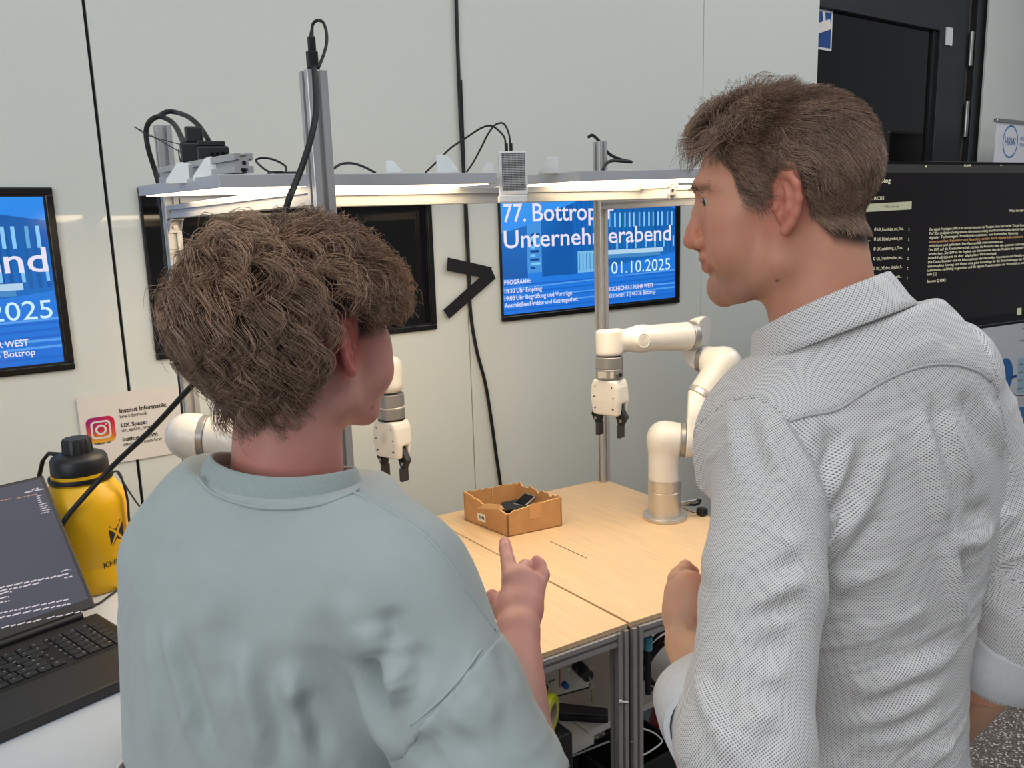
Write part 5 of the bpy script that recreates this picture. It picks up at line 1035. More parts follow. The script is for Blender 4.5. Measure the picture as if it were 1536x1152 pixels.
def toneM(P):
    q = (P-hc)@RH/HS; base = np.tile(np.array(lin((212, 152, 124))), (len(P), 1)); red = np.array(lin((196, 96, 84))); drk = np.array(lin((120, 92, 78))); hair = np.array(lin((58, 46, 40)))
    mixc = lambda c, w: base*(1-w[:, None])+c*w[:, None]
    hd = np.linalg.norm(q-(0, 0, .02), axis=1) < .16
    ear = np.clip((.05-np.linalg.norm((np.abs(q)*[1, 0, 0]+q*[0, 1, 1])-(.084, -.004, .002), axis=1))/.022, 0, 1); base = mixc(red, ear*.45*hd)
    ck = np.clip(1-np.linalg.norm((np.abs(q)*[1, 0, 0]+q*[0, 1, 1])-(.045, .06, -.02), axis=1)/.045, 0, 1); base = mixc(red, ck*.28*hd)
    ns = np.clip(1-np.linalg.norm(q-(0, .112, -.021), axis=1)/.028, 0, 1); base = mixc(red, ns*.45*hd)
    nt_ = np.clip(1.5-np.linalg.norm(np.abs(q)*[1, 0, 0]+q*[0, 1, 1]-(.0065, .1035, -.0315), axis=1)/.004, 0, 1); base = mixc(np.array(lin((90, 40, 34))), nt_*hd*.9)  # nostril shade painted into the skin tone as dark spots, no hollow carved
    lp = np.clip(1-np.linalg.norm((q-(0, .097, -.0490))*[.45, 1, 1.1], axis=1)/.0145, 0, 1); base = mixc(np.array(lin((176, 86, 82))), np.clip(lp*1.8, 0, 1)*.8*hd)
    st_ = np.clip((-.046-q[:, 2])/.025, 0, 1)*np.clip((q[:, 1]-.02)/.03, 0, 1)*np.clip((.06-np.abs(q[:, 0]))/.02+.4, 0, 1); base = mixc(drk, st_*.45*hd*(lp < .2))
    for mo in ((-.058, .016, -.080), (-.060, -.012, -.055)): base = mixc(np.array(lin((70, 46, 40))), np.clip(1.4-np.linalg.norm(q-mo, axis=1)/.0021, 0, 1)*hd)
    bw = np.clip(1-np.abs(q[:, 2]-(.041-.006*np.abs(q[:, 0])/.05))/.006, 0, 1)*((np.abs(q[:, 0]) > .012) & (np.abs(q[:, 0]) < .055) & (q[:, 1] > .04)); base = mixc(hair, np.clip(bw*1.6, 0, 1)*.35*hd)
    hm = np.clip(hairmask(q, .097, .042, -.066, .006, .090)/.012, 0, 1)*hd; return mixc(hair, hm*.93)
hb0, hb1 = bbox([hc], .145); fb = bodyM
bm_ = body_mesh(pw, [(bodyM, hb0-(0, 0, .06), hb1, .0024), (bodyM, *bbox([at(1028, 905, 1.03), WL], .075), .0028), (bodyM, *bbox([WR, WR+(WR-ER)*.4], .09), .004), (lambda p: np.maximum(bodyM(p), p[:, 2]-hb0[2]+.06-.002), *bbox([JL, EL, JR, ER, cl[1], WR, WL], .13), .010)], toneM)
face_parts(bm_, hc, RH, HS, -16)
legs(pw, cl[1][:2], RT, 1.0)
# shirt: torso and sleeves share one distance field, cut into its sewn pieces
SL1 = EL+nrm(WL-EL)*.075; SR1 = ER+nrm(WR-ER)*.075
def sleeveL(p): return smin(chain(p, [JL+(0, 0, .004), (JL+EL)/2, EL], [.057, .056, .055], .02), chain(p, [EL, SL1], [.058, .057]), .02)
def sleeveR(p): return smin(chain(p, [JR+(0, 0, .0), (JR+ER)/2, ER], [.062, .058, .053], .02), chain(p, [ER, SR1], [.053, .051]), .02)
def shirtM(p):
    d = smin(torsoM(p, .006), sleeveL(p), .028); d = smin(d, sleeveR(p), .028); return d
neckcut = lambda p: cap(p, NB-(0, 0, .02), HB, .068, .064)
def shirt0(p): return smax(smax(shirtM(p), np.minimum((p-cc0)@Uc+.016, .16-np.linalg.norm(p-cc0, axis=1)), .010), -neckcut(p), .004)
tp = trace(shirtM, [(1098, 588), (1180, 634), (1226, 800), (1240, 603), (1335, 567), (1446, 550)])
na = nrm((-.95, .05, -.13)); armcutL = lambda p: (p-tp[1])@na          # positive on the sleeve side
nr = nrm(RT[:, 0]+np.array([0, 0, .30])); armcutR = lambda p: (p-(JR-RT[:, 0]*.012))@nr
yk = plane3(tp[1], tp[4], tp[5], tp[4]+(0, 0, 1))
smask = lambda p: (armcutL(p) > 0) & ((p-JL)@RT[:, 0] < .08)
axT = lambda p: (p[:, :2]-np.stack([np.interp(p[:, 2], zs, [c[i] for c in cl]) for i in (0, 1)], 1))
def weave_t(P): q = axT(P); x, y = q@RT[:2, 0], q@RT[:2, 1]; th = np.arctan2(x/.17, -y/.115); return np.stack([th*.148, P[:, 2], 0*x], 1)
def weave_s(A, B):
    d = nrm(B-A); u, v, _ = frame(d)
    def g(P): q = P-A; x, y = q@u, q@v; return np.stack([np.arctan2(y, x)*.062, q@d, 0*x], 1)
    return g
foldsM = [([(1255, 632), (1246, 680), (1233, 730)], -0.0075, .010), ([(1313, 625), (1297, 680), (1276, 735), (1246, 785), (1225, 830)], -0.0088, .011), ([(1284, 640), (1262, 710), (1240, 765)], 0.0063, .010), ([(1336, 605), (1325, 690), (1290, 770), (1252, 830), (1226, 868)], 0.0063, .011),
    ([(1376, 590), (1386, 650), (1400, 710), (1414, 765), (1420, 800)], 0.0094, .010), ([(1397, 585), (1410, 650), (1428, 705)], -0.0050, .010), ([(1412, 585), (1428, 650), (1448, 700), (1458, 735)], 0.0075, .009), ([(1440, 575), (1462, 630), (1490, 690)], -0.0063, .010), ([(1470, 580), (1494, 640), (1508, 700)], 0.0063, .009),
    ([(1505, 775), (1480, 800), (1453, 818), (1430, 805), (1414, 775)], 0.0081, .009), ([(1490, 760), (1465, 770), (1440, 760)], -0.0063, .011), ([(1418, 790), (1428, 850), (1438, 905), (1449, 962)], 0.0100, .010), ([(1445, 800), (1452, 850), (1456, 900)], -0.0050, .012),
    ([(1360, 846), (1310, 862), (1262, 880), (1222, 905)], 0.0050, .008), ([(1300, 862), (1262, 866), (1224, 872)], 0.0050, .007), ([(1330, 890), (1280, 905), (1225, 940)], -0.0031, .008), ([(1345, 930), (1300, 945), (1250, 960)], 0.0031, .007), ([(1400, 905), (1360, 925), (1310, 940)], 0.0031, .007), ([(1410, 935), (1370, 955), (1320, 965)], -0.0031, .007),
    ([(1448, 966), (1400, 995), (1342, 1020), (1290, 1030), (1220, 1050)], 0.0075, .010), ([(1440, 950), (1395, 970), (1330, 990), (1270, 1005)], -0.0056, .011), ([(1428, 1015), (1380, 1050), (1310, 1078), (1230, 1090)], 0.0075, .011), ([(1400, 1010), (1350, 1040), (1290, 1058)], -0.0056, .010), ([(1424, 1060), (1390, 1085), (1330, 1108), (1270, 1122)], 0.0063, .010), ([(1410, 1065), (1350, 1090), (1290, 1100)], -0.0050, .010), ([(1436, 1110), (1400, 1130), (1370, 1150)], 0.0050, .009), ([(1320, 1140), (1260, 1150), (1200, 1158)], 0.0050, .010),
    ([(1212, 770), (1216, 815), (1222, 855)], -0.0125, .010), ([(1240, 840), (1262, 790), (1300, 740)], 0.0050, .010), ([(1330, 760), (1290, 810), (1246, 850)], -0.0050, .010)]
foldsS = [([(1114, 596), (1126, 650), (1140, 705), (1150, 760)], -0.0050, .010), ([(1140, 604), (1158, 660), (1180, 715), (1200, 770)], 0.0069, .009), ([(1156, 630), (1178, 690), (1196, 735)], -0.0044, .008), ([(1096, 600), (1100, 660), (1106, 730)], 0.0044, .010),
    ([(1216, 868), (1180, 880), (1140, 902), (1106, 916)], 0.0081, .009), ([(1214, 840), (1180, 850), (1146, 866)], -0.0050, .009), ([(1200, 905), (1166, 915), (1128, 936)], -0.0063, .008), ([(1190, 925), (1160, 935), (1120, 955)], 0.0050, .008), ([(1210, 800), (1180, 820), (1150, 838)], 0.0037, .009), ([(1188, 975), (1150, 970), (1110, 985)], -0.0050, .009), ([(1186, 1000), (1155, 1015), (1120, 1018)], 0.0037, .008), ([(1040, 1000), (1060, 1050), (1085, 1110), (1105, 1152)], 0.0069, .009), ([(1060, 1000), (1085, 1060), (1110, 1120)], -0.0037, .010), ([(1175, 1060), (1140, 1075), (1110, 1100)], 0.0037, .009), ([(1180, 1095), (1150, 1120), (1130, 1150)], -0.0037, .009), ([(1052, 800), (1050, 870), (1050, 930)], -0.0037, .011)]
t0, t1 = bbox([cl[1], cl[-1], JL, JR], .16); t0[2] = .93
MW = weave_t
zA, zB = tp[2][2]+.004, tp[2][2]+.01
torso_only = lambda p: smax(torsoM(p, .006), -neckcut(p), .004)
def pieceT(p): return np.maximum(np.minimum(np.maximum(np.maximum(shirt0(p), armcutL(p)-.005), armcutR(p)-.005), np.maximum(np.maximum(shirt0(p), torso_only(p)-.010), p[:, 2]-zA)), .95-p[:, 2])
def pieceS(p, slv, cut): return np.minimum(np.maximum(np.maximum(shirt0(p), -cut(p)), zA-.004-p[:, 2]), np.maximum(np.maximum(shirt0(p), slv(p)-.010), p[:, 2]-zA))
shirt = cloth('shirt', lambda p: np.maximum(pieceT(p), yk(p)-.006), t0, t1, .0038, 'dobby', pw, foldsM, weave_t, base=shirtM, fine=lambda P, N_: creases(P, N_, weave_t(P), .38, .0021, 95, np.clip((1.40-P[:, 2])/.12, .25, 1)))
cloth('yoke', lambda p: np.maximum(np.maximum(np.maximum(shirt0(p)-.0018, armcutL(p)), armcutR(p)), -yk(p)), (t0[0], t0[1], 1.38), t1, .0034, 'dobby', shirt, [([(1420, 505), (1380, 520), (1340, 530)], .002, .008), ([(1400, 480), (1420, 510), (1450, 530)], -.002, .008)], lambda P: np.stack([axT(P)@RT[:2, 0], (axT(P)@RT[:2, 1])*.7+P[:, 2]*.75, 0*P[:, 0]], 1), base=shirtM)
fl_ = lambda p: cap(p, EL+nrm(WL-EL)*.02, WL, .051, .046); fr_ = lambda p: cap(p, ER+nrm(WR-ER)*.02, WR, .046, .042)
endL = lambda p: np.minimum((p-SL1)@nrm(WL-EL), .095-np.linalg.norm(p-SL1, axis=1)); endR = lambda p: np.minimum((p-SR1)@nrm(WR-ER), .095-np.linalg.norm(p-SR1, axis=1))
def limb(p, J, E_, S1, lim=.13): return chain(p, [J, E_, S1], [lim]*3)
cloth('sleeve', lambda p: np.maximum(np.maximum(pieceS(p, sleeveL, armcutL)-.0010, limb(p, JL, EL, SL1)), np.maximum(endL(p), -np.maximum(fl_(p), -endL(p)-.03))), *bbox([JL, EL, SL1], .13), .0036, 'dobby', shirt, foldsS, weave_s(JL, EL), base=shirtM, fine=lambda P, N_: creases(P, N_, weave_s(JL, EL)(P), -.35, .0016, 80))
cloth('sleeve', lambda p: np.maximum(np.maximum(pieceS(p, sleeveR, armcutR)-.0010, limb(p, JR, ER, SR1)), np.maximum(endR(p), -np.maximum(fr_(p), -endR(p)-.03))), *bbox([JR, ER, SR1], .13), .0040, 'dobby', shirt, [([(1475, 740), (1500, 770), (1530, 780)], .004, .009), ([(1462, 880), (1495, 910), (1530, 925)], .004, .010), ([(1470, 820), (1500, 845), (1530, 850)], -.003, .010), ([(1450, 940), (1480, 970), (1520, 985)], -.003, .010)], weave_s(JR, ER), base=shirtM, fine=lambda P, N_: creases(P, N_, weave_s(JR, ER)(P), .3, .0018, 80))
def cuff(S1, ax, r, par):
    ax = nrm(ax); m = MB(); n = 48; u, v, _ = frame(ax); prof = [(r+.001, -.030), (r+.006, -.028), (r+.0075, .0), (r+.006, .028), (r+.003, .032), (r-.001, .030), (r-.0025, .0), (r-.002, -.02)]; vs = []
    for i, (rr_, z) in enumerate(prof):
        for k in range(n):
            a = k*2*math.pi/n; w = 1+.035*math.sin(3*a+1)+.02*math.sin(5*a); vs.append(S1+ax*(z+.004*math.sin(2*a+.6))+(u*math.cos(a)+v*math.sin(a))*rr_*w)
    k = len(prof); m.add(vs, [(i*n+j, i*n+(j+1) % n, ((i+1) % k)*n+(j+1) % n, ((i+1) % k)*n+j) for i in range(k) for j in range(n)]); return m.build('cuff', 'lining', par, smooth=60)
cuff(SL1-nrm(WL-EL)*.012, WL-EL, .058, shirt); cr = cuff(SR1-nrm(WR-ER)*.012, WR-ER, .052, shirt)
MB().cyl(trace(shirtM, [(1484, 992)])[0], trace(shirtM, [(1484, 992)])[0]+nrm(CAM-ER)*.003, .0052, n=16).build('button', 'white', cr, smooth=40)
# collar: a stand and a folded leaf around the neck, open at the throat
fdir = nrm(np.array([-.35, .94, 0])-Uc*(np.array([-.35, .94, 0])@Uc)); sdir = np.cross(fdir, Uc)
def collar(name, prof, par, m='dobby'):
    vs = []; n = 64; k = len(prof); W = []
    for j in range(n+1):
        a = math.radians(-158+316*j/n); back = .5+.5*math.cos(a)
        for rr_, z in prof:
            w = 1+.10*(1-back); fz = -.012*(1-back)**2; q = cc0+(-fdir*math.cos(a)*1.02+sdir*math.sin(a))*(rr_*w)+Uc*(z*(.92+.08*back)+fz+.006*back); vs.append(q); W.append((a*.072, z*1.0, 0))
    Q = np.array([(j*k+i, (j+1)*k+i, (j+1)*k+(i+1) % k, j*k+(i+1) % k) for j in range(n) for i in range(k)]); return qmesh(name, np.array(vs), Q, m, par, {'weave': np.array(W)})
st0 = collar('collar', [(.0760, -.038), (.0705, .020), (.0720, .0240), (.0750, .0230), (.0790, .013), (.0855, -.008), (.0905, -.0175), (.0890, -.0190), (.0825, -.008), (.0775, .008), (.0790, -.038)], shirt)

# hair: short sides brushed back, longer top pushed forward into a wavy tuft
def hair_man():
    E = np.array([.0775, .101, .079]); c = np.array([0, -.008, .040]); n = 17000; v = rng.normal(size=(27000, 3)); v /= np.linalg.norm(v, axis=1)[:, None]; q = c+v*E; ex = rng.normal(size=(26000, 3))*[.5, .35, .35]+[0, .62, .72]; ex /= np.linalg.norm(ex, axis=1)[:, None]; q = np.concatenate([q, c+ex[:4500]*E])
    F = lambda q: head_f(q); 
    def grad(q): return np.stack([F(q+np.eye(3)[i]*.002)-F(q-np.eye(3)[i]*.002) for i in range(3)], 1)/.004
    # scalp points on the real head and neck surface
    W = lambda q: bodyM(hc+(q*HS)@RH.T)/HS
    gradW = lambda q: np.stack([W(q+np.eye(3)[i]*.002)-W(q-np.eye(3)[i]*.002) for i in range(3)], 1)/.004
    hm0 = hairmask(q, .097, .042, -.066, .006, .090); q = q[hm0 > -.02]
    for _ in range(3): g_ = gradW(q); q = q-g_*np.clip(W(q), -.02, .02)[:, None]/np.maximum((g_**2).sum(1), .2)[:, None]
    hm = hairmask(q, .097, .042, -.066, .006, .090)+rng.normal(size=len(q))*.004; k_ = (hm > 0) & (np.linalg.norm((np.abs(q)-(.085, .006, .0))*[1, 1, .6], axis=1) > .014); q, hm = q[k_], hm[k_]; n = len(q); nn = gradW(q); nn /= np.linalg.norm(nn, axis=1)[:, None]; x, y, z = q.T
    top = np.clip((z-.075)/.035, 0, 1); front = np.clip((y-.005)/.055, 0, 1)*np.clip((z-.075)/.020, 0, 1)*np.clip((.060-np.abs(x))/.018, 0, 1); cf = rng.random(n)
    L = .013+.012*np.clip(hm/.05, 0, 1)+.016*top+.052*front+.008*rng.random(n)
    side = np.stack([np.sign(x)*.15, -.75+0*x, -.62+0*x], 1); back = np.stack([x*2, -.35+0*x, -.9+0*x], 1); tp_ = np.stack([x*5+.15, -.55+0*x, .05+0*x], 1); fr = np.stack([x*4+.40*np.sin(x*110+y*50), .80+0*x, 1.0+0*x], 1)
    wb = np.clip((-y-.02)/.05, 0, 1)*(1-top); D = side*(1-wb)[:, None]*(1-top)[:, None]+back*wb[:, None]+tp_*(top*(1-front))[:, None]+fr*front[:, None]*1.4
    cl_ = np.sin(q@np.array([[95., 40, -60], [-50, 110, 45], [70, -80, 90]]).T+1.3); big = np.sin(q@np.array([[210., 90, -130], [-120, 240, 95], [150, -170, 200]]).T); D += cl_*.22+big*.24+rng.normal(size=(n, 3))*.16
    D -= nn*(D*nn).sum(1)[:, None]; D /= np.linalg.norm(D, axis=1)[:, None]; K_ = 8; P = np.zeros((n, K_, 3)); P[:, 0] = q-nn*.002; ph = rng.random(n)*.8+cl_[:, 0]*2+big[:, 1]
    for k in range(1, K_):
        t_ = k/(K_-1); lift = (.30+.0*top+.85*front)*(1-t_)**1.2+.03; lift = lift*np.clip((z+.075)/.05, .15, 1); wv = np.stack([np.sin(ph+t_*6), np.cos(ph*1.3+t_*5), np.sin(ph*.7+t_*7+1)], 1)*(.12+.75*front[:, None])
        step = D+nn*lift[:, None]+wv; step[:, 2] -= (.62*t_*t_)*(front > .3); step /= np.linalg.norm(step, axis=1)[:, None]; p = P[:, k-1]+step*(L/(K_-1))[:, None]
        d_ = W(p); mn = .0012+.0035*t_*(.4+cf); p = p+nn*np.clip(mn-d_, 0, .02)[:, None]; P[:, k] = p
    tone = np.array(lin((150, 121, 100)))*(.5+.75*rng.random(n))[:, None]*(1+.22*big[:, 0]+.15*front)[:, None]
    tone *= 1.12; strand_mesh('hair', hc+(P*HS)@RH.T, .00035+.00012*rng.random(n), tone, bm_)
    m = 260; xb = rng.uniform(.012, .054, m)*rng.choice([-1, 1], m); zb = .0405-.008*(np.abs(xb)/.05)**2+rng.normal(size=m)*.0022; yb = .0985-.030*(np.abs(xb)/.05)**2
    q = np.stack([xb, yb, zb], 1); D = np.stack([np.sign(xb)*.8, .25+0*xb, -.1+0*xb], 1)+rng.normal(size=(m, 3))*.2; P = np.stack([q+D*.0095*t_+np.array([0, .002, -.001])*t_*t_ for t_ in np.linspace(0, 1, 5)], 1)
    strand_mesh('eyebrows', hc+(P*HS)@RH.T, np.full(m, .00028), np.tile(np.array(lin((112, 88, 74))), (m, 1)), bm_)
hair_man()

def sewn(name, f, pts0, pts1, n=16):
    # a stitched seam line: walk across the surface until the cutting field changes sign
    out = []
    for k in range(n):
        a, b = pts0+(pts1-pts0)*k/(n-1); lo, hi = a, b
        g = lambda q: f(trace(shirtM, [q]))[0]
        s0 = g(lo)
        if s0*g(hi) > 0: continue
        for _ in range(12):
            mid = (lo+hi)/2
            if g(mid)*s0 > 0: lo = mid
            else: hi = mid
        out.append(trace(shirtM, [(lo+hi)/2])[0])
    if len(out) > 3: MB().tube(spline(out, 4), .0019, 6).build(name, 'seamcloth', shirt, smooth=180)
M['seamcloth'] = mat('seam_cloth', (186, 184, 184), .85, noise=.08, nscale=300)
sewn('yoke_seam', yk, np.array([[(1184, 560), (1184, 680)]], float)[0][None].repeat(1, 0)[0], np.array([(1486, 480), (1486, 600)], float), 22)
sewn('armhole_seam', armcutL, np.array([(1070, 600), (1230, 600)], float), np.array([(1150, 850), (1260, 850)], float), 20)
# ------------------------------------------------------------------ the curly-haired person in the sage t-shirt (left)
hcY = at(458, 513, .955); RHY = rot_head(75, -4, 0); HSY = 1.0
azY = math.radians(40); RTY = np.array([[math.cos(azY), math.sin(azY), 0], [-math.sin(azY), math.cos(azY), 0], [0, 0, 1]])
CT, CB = at(436, 745, .955), at(430, 1152, .965); ctrY = lambda z: CB+(CT-CB)*((z-CB[2])/(CT[2]-CB[2]))
Rj, Re, Rw = at(590, 880, .875), at(770, 1245, .83), at(776, 950, 1.03)
Lj, Le, Lw = at(276, 840, .975), at(270, 1216, 1.02), at(400, 1230, 1.14)
NBY = at(426, 735, .96); HBY = hcY+RHY@np.array([0, -.025, -.055])
zsY = [.70, .85, .95, 1.05, 1.15, 1.22, 1.27, 1.305, 1.335, 1.365, 1.39, 1.415, 1.45]
clY = [ctrY(z) for z in zsY]
def torsoY(p, g=0.): return loft(p, zsY, clY, [x+g for x in (.155, .155, .152, .153, .160, .167, .169, .165, .154, .134, .108, .092, .080)], [x+g for x in (.115, .115, .112, .115, .122, .126, .124, .118, .108, .098, .090, .086, .08)], RTY, .20, 1.16)
pers = thing('person', 'curly-haired person in a sage green t-shirt gesturing with one hand, left', 'person', (clY[0][0], clY[0][1], 0))
def handY(p):
    d = smin(cap(p, Rw, at(779, 928, 1.055), .0255, .027), cap(p, at(774, 905, 1.075), at(779, 872, 1.095), .024, .021), .02); d = smin(d, cap(p, at(789, 908, 1.075), at(798, 882, 1.10), .022, .018), .015)
    F = [([at(766, 868, 1.09), at(762, 842, 1.12), at(758, 823, 1.145), at(757, 813, 1.16)], [.0115, .0098, .0088, .0078]), ([at(780, 862, 1.105), at(788, 850, 1.14), at(793, 853, 1.165), at(790, 868, 1.17)], [.0115, .0098, .0088, .0078]),
         ([at(794, 870, 1.115), at(802, 866, 1.15), at(800, 878, 1.17), at(792, 888, 1.165)], [.011, .0092, .0085, .0075]), ([at(806, 884, 1.11), at(815, 862, 1.13), at(810, 847, 1.142), at(805, 840, 1.148)], [.0105, .0086, .0080, .0070]),
         ([at(765, 928, 1.06), at(750, 914, 1.075), at(742, 901, 1.085), at(738, 893, 1.09)], [.014, .0105, .0095, .0082])]
    return fingers(p, d, F, .006)
def handYL(p):
    w = nrm(Lw-Le); u_ = nrm(np.cross(w, (0, 0, 1))); v_ = np.cross(u_, w); d = smin(cap(p, Lw, Lw+w*.03, .025, .027), cap(p, Lw+w*.05-u_*.015, Lw+w*.09+u_*.015, .024), .02); F = []
    for k in range(4): b = Lw+w*.10+u_*(.03-.02*k); F.append(([b, b+w*(.036-.004*abs(k-1.5)), b+w*.05-v_*.02, b+w*.05-v_*.035], [.0105, .0092, .0085, .0075]))
    F.append(([Lw+w*.03+u_*.025, Lw+w*.07+u_*.048, Lw+w*.095+u_*.050], [.013, .0105, .0085])); return fingers(p, d, F)
def bodyY(p):
    d = smin(smax(torsoY(p, -.022)+.03*np.clip((.95-p[:, 2])/.08, 0, 1), p[:, 2]-1.352, .04), chain(p, [Rj, Re], [.050, .044]), .03); d = smin(d, chain(p, [Re, Re+(Rw-Re)*.3, Rw], [.043, .0445, .0262], .02), .02)
    d = smin(d, chain(p, [Lj, Le], [.05, .042]), .03); d = smin(d, chain(p, [Le, Lw], [.042, .026]), .02); d = smin(d, smin(handY(p), handYL(p), .005), .010)
    d = smin(d, cap(p, NBY-(0, 0, .05), HBY, .067, .057), .03); q = (p-hcY)@RHY/HSY; return smin(d, head_f(q, .002)*HSY, .022)
def toneY(P):
    q = (P-hcY)@RHY/HSY; base = np.tile(np.array(lin((206, 150, 138))), (len(P), 1)); red = np.array(lin((196, 98, 92))); hair = np.array(lin((44, 34, 30)))
    mixc = lambda c, w: base*(1-w[:, None])+c*w[:, None]; hd = np.linalg.norm(q-(0, 0, .02), axis=1) < .16; aq = np.abs(q)*[1, 0, 0]+q*[0, 1, 1]
    ear = np.clip((.05-np.linalg.norm(aq-(.084, -.004, .002), axis=1))/.022, 0, 1); base = mixc(red, ear*.7*hd)
    nk = np.clip(1-np.abs(P[:, 2]-NBY[2]-.03)/.06, 0, 1)*(np.linalg.norm(P[:, :2]-NBY[:2], axis=1) < .12); base = mixc(np.array(lin((206, 122, 108))), nk*.5)
    for tips in (at(757, 813, 1.16), at(738, 893, 1.09), at(805, 840, 1.148), at(786, 880, 1.16)): base = mixc(np.array(lin((200, 120, 116))), np.clip(1-np.linalg.norm(P-tips, axis=1)/.02, 0, 1)*.5)
    for mo in ((.052, .052, -.075), (.055, .06, -.03)): base = mixc(np.array(lin((110, 62, 56))), np.clip(1.4-np.linalg.norm(q-mo, axis=1)/.003, 0, 1)*hd*.7)
    hm = np.clip(hairmask(q, .090, .030, -.075, .0, .06)/.012, 0, 1)*hd; return mixc(hair, hm*.95)
h0, h1 = bbox([hcY], .145)
by = body_mesh(pers, [(bodyY, h0-(0, 0, .10), h1, .0027), (bodyY, *bbox([Rw, Re, at(757, 813, 1.16), at(815, 862, 1.13), at(738, 893, 1.09)], .05), .0027), (bodyY, *bbox([Lw, Lw+nrm(Lw-Le)*.16], .07), .004), (lambda p: np.maximum(bodyY(p), p[:, 2]-h0[2]+.098), *bbox([Rj, Lj, Le, clY[1], Lw], .14), .010)], toneY)
face_parts(by, hcY, RHY, HSY, 0)
# nails and the visible wrist
nl = at(757.2, 815, 1.152); MB().lathe([(0, .0), (.0048, .0004), (.0056, .0), (.0052, -.0012), (0, -.0012)], nl, nrm(CAM-nl), 18).build('fingernail', mat('nail', (206, 150, 146), .3, noise=.03), by, smooth=60)
legs(pers, clY[1][:2], RTY, .86)
# t-shirt
sleeveR_end = Rj+(Re-Rj)*.90; sleeveL_end = Lj+(Le-Lj)*.74
SHA = ctrY(1.345)+RTY[:, 0]*.075-RTY[:, 1]*.01; SHA[2] = 1.345
def teeb(p): return torsoY(p, .010)
def tee(p):
    kz = .018+.055*np.clip((p[:, 2]-(Rj[2]-.09))/.06, 0, 1)
    d = smin(teeb(p), cap(p, SHA, Rj, .042, .066), .05); d = smin(d, chain(p, [Rj, Rj+(Re-Rj)*.45, Re], [.068, .075, .080], .02), kz); return smin(d, chain(p, [Lj, Le], [.066, .062]), .03)
ncY = lambda p: cap(p, NBY-(0, 0, .03), NBY+(HBY-NBY)*.9, .077, .074)
fd = RTY[:, 1]; Uy = nrm(np.array([0, 0, 1])+fd*.12+RTY[:, 0]*.13); fdy = nrm(fd-Uy*(fd@Uy)); sdy = np.cross(fdy, Uy)
BK = trace(tee, [(424, 752)])[0]; ccY = BK+fdy*.084-sdy*.030
def tee0(p): return smax(smax(tee(p), (p-ccY)@Uy-.001-.010*np.clip((p-ccY)@sdy/.088, -1.1, 1.1)**2, .003), -cap(p, ccY-Uy*.012, ccY+Uy*.1, .078), .003)
tq_ = trace(tee, [(744, 944), (680, 1030), (618, 1086), (700, 880), (640, 800), (545, 748)])
0 and print('TQ', [(t.round(3), round(float((t-CAM)@CF), 3)) for t in tq_], Rj, Lj)
nR = nrm(np.cross(tq_[0]-tq_[2], tq_[1]-CAM)); nR = nR if nR@(Re-Rj) > 0 else -nR; cutR = lambda p: (p-tq_[1])@nR
nL = nrm(Le-Lj-RTY[:, 0]*.25); cutL = lambda p: (p-(Lj+(Le-Lj)*.28))@nL
foldsY = [([(552, 978), (560, 1010), (572, 1038), (584, 1060)], -.022, .012), ([(578, 980), (592, 1025), (610, 1062)], 0.0160, .012), ([(540, 985), (545, 1030), (562, 1075), (590, 1120), (615, 1160)], 0.0112, .014), ([(582, 905), (588, 945), (596, 975)], -0.0096, .013), ([(602, 985), (607, 1015), (612, 1040)], 0.0096, .011), ([(640, 960), (628, 1000), (622, 1040)], -0.0064, .012), ([(556, 930), (560, 960), (566, 985)], 0.0096, .014),
    ([(243, 925), (256, 965), (272, 1030), (290, 1095), (310, 1160)], 0.0112, .010), ([(262, 940), (280, 1010), (304, 1090), (330, 1160)], -0.0096, .014), ([(222, 915), (228, 990), (238, 1080), (246, 1160)], 0.0064, .012), ([(352, 960), (364, 1000), (378, 1060), (392, 1120), (404, 1160)], 0.0120, .014), ([(390, 960), (402, 1030), (420, 1100), (436, 1160)], -0.0080, .018), ([(428, 990), (436, 1040), (452, 1095), (474, 1160)], 0.0128, .012), ([(448, 1030), (456, 1065), (474, 1105), (494, 1150)], -0.0120, .013), ([(330, 900), (336, 980), (350, 1060)], -0.0064, .018), ([(300, 880), (310, 960), (330, 1040)], 0.0048, .016),
    ([(520, 880), (524, 940), (520, 1000)], 0.0064, .016), ([(480, 900), (490, 960), (500, 1040), (520, 1120)], -0.0064, .02)]
foldsT = [([(740, 960), (760, 1000), (770, 1040)], -0.0052, .012), ([(700, 1030), (720, 1060), (760, 1075)], 0.0052, .012), ([(640, 1090), (680, 1110), (740, 1120)], -0.0052, .014), ([(660, 1070), (700, 1090), (760, 1100)], 0.0039, .012), ([(622, 1096), (640, 1130), (660, 1160)], -0.0078, .012)]
tb0, tb1 = bbox([clY[2], clY[-1], Rj, Lj], .19); tb0[2] = .80
wv = None
slR = lambda p: chain(p, [Rj, Rj+(Re-Rj)*.45, Re], [.068, .075, .080], .02)-.014; slL = lambda p: chain(p, [Lj, Le], [.066, .062])-.014
teeO = cloth('t_shirt', lambda p: np.maximum(np.maximum(tee0(p), np.minimum(np.maximum(cutR(p)-.006, cutL(p)-.006), teeb(p)-.014)), .83-p[:, 2]), tb0, tb1, .0042, 'jersey', pers, foldsY, None, base=tee, fine=lambda P, N_: creases(P, N_, np.stack([(P-clY[3])@RTY[:, 0], P[:, 2]], 1), 1.25, .0022, 48, np.clip((1.34-P[:, 2])/.1, .2, 1)))
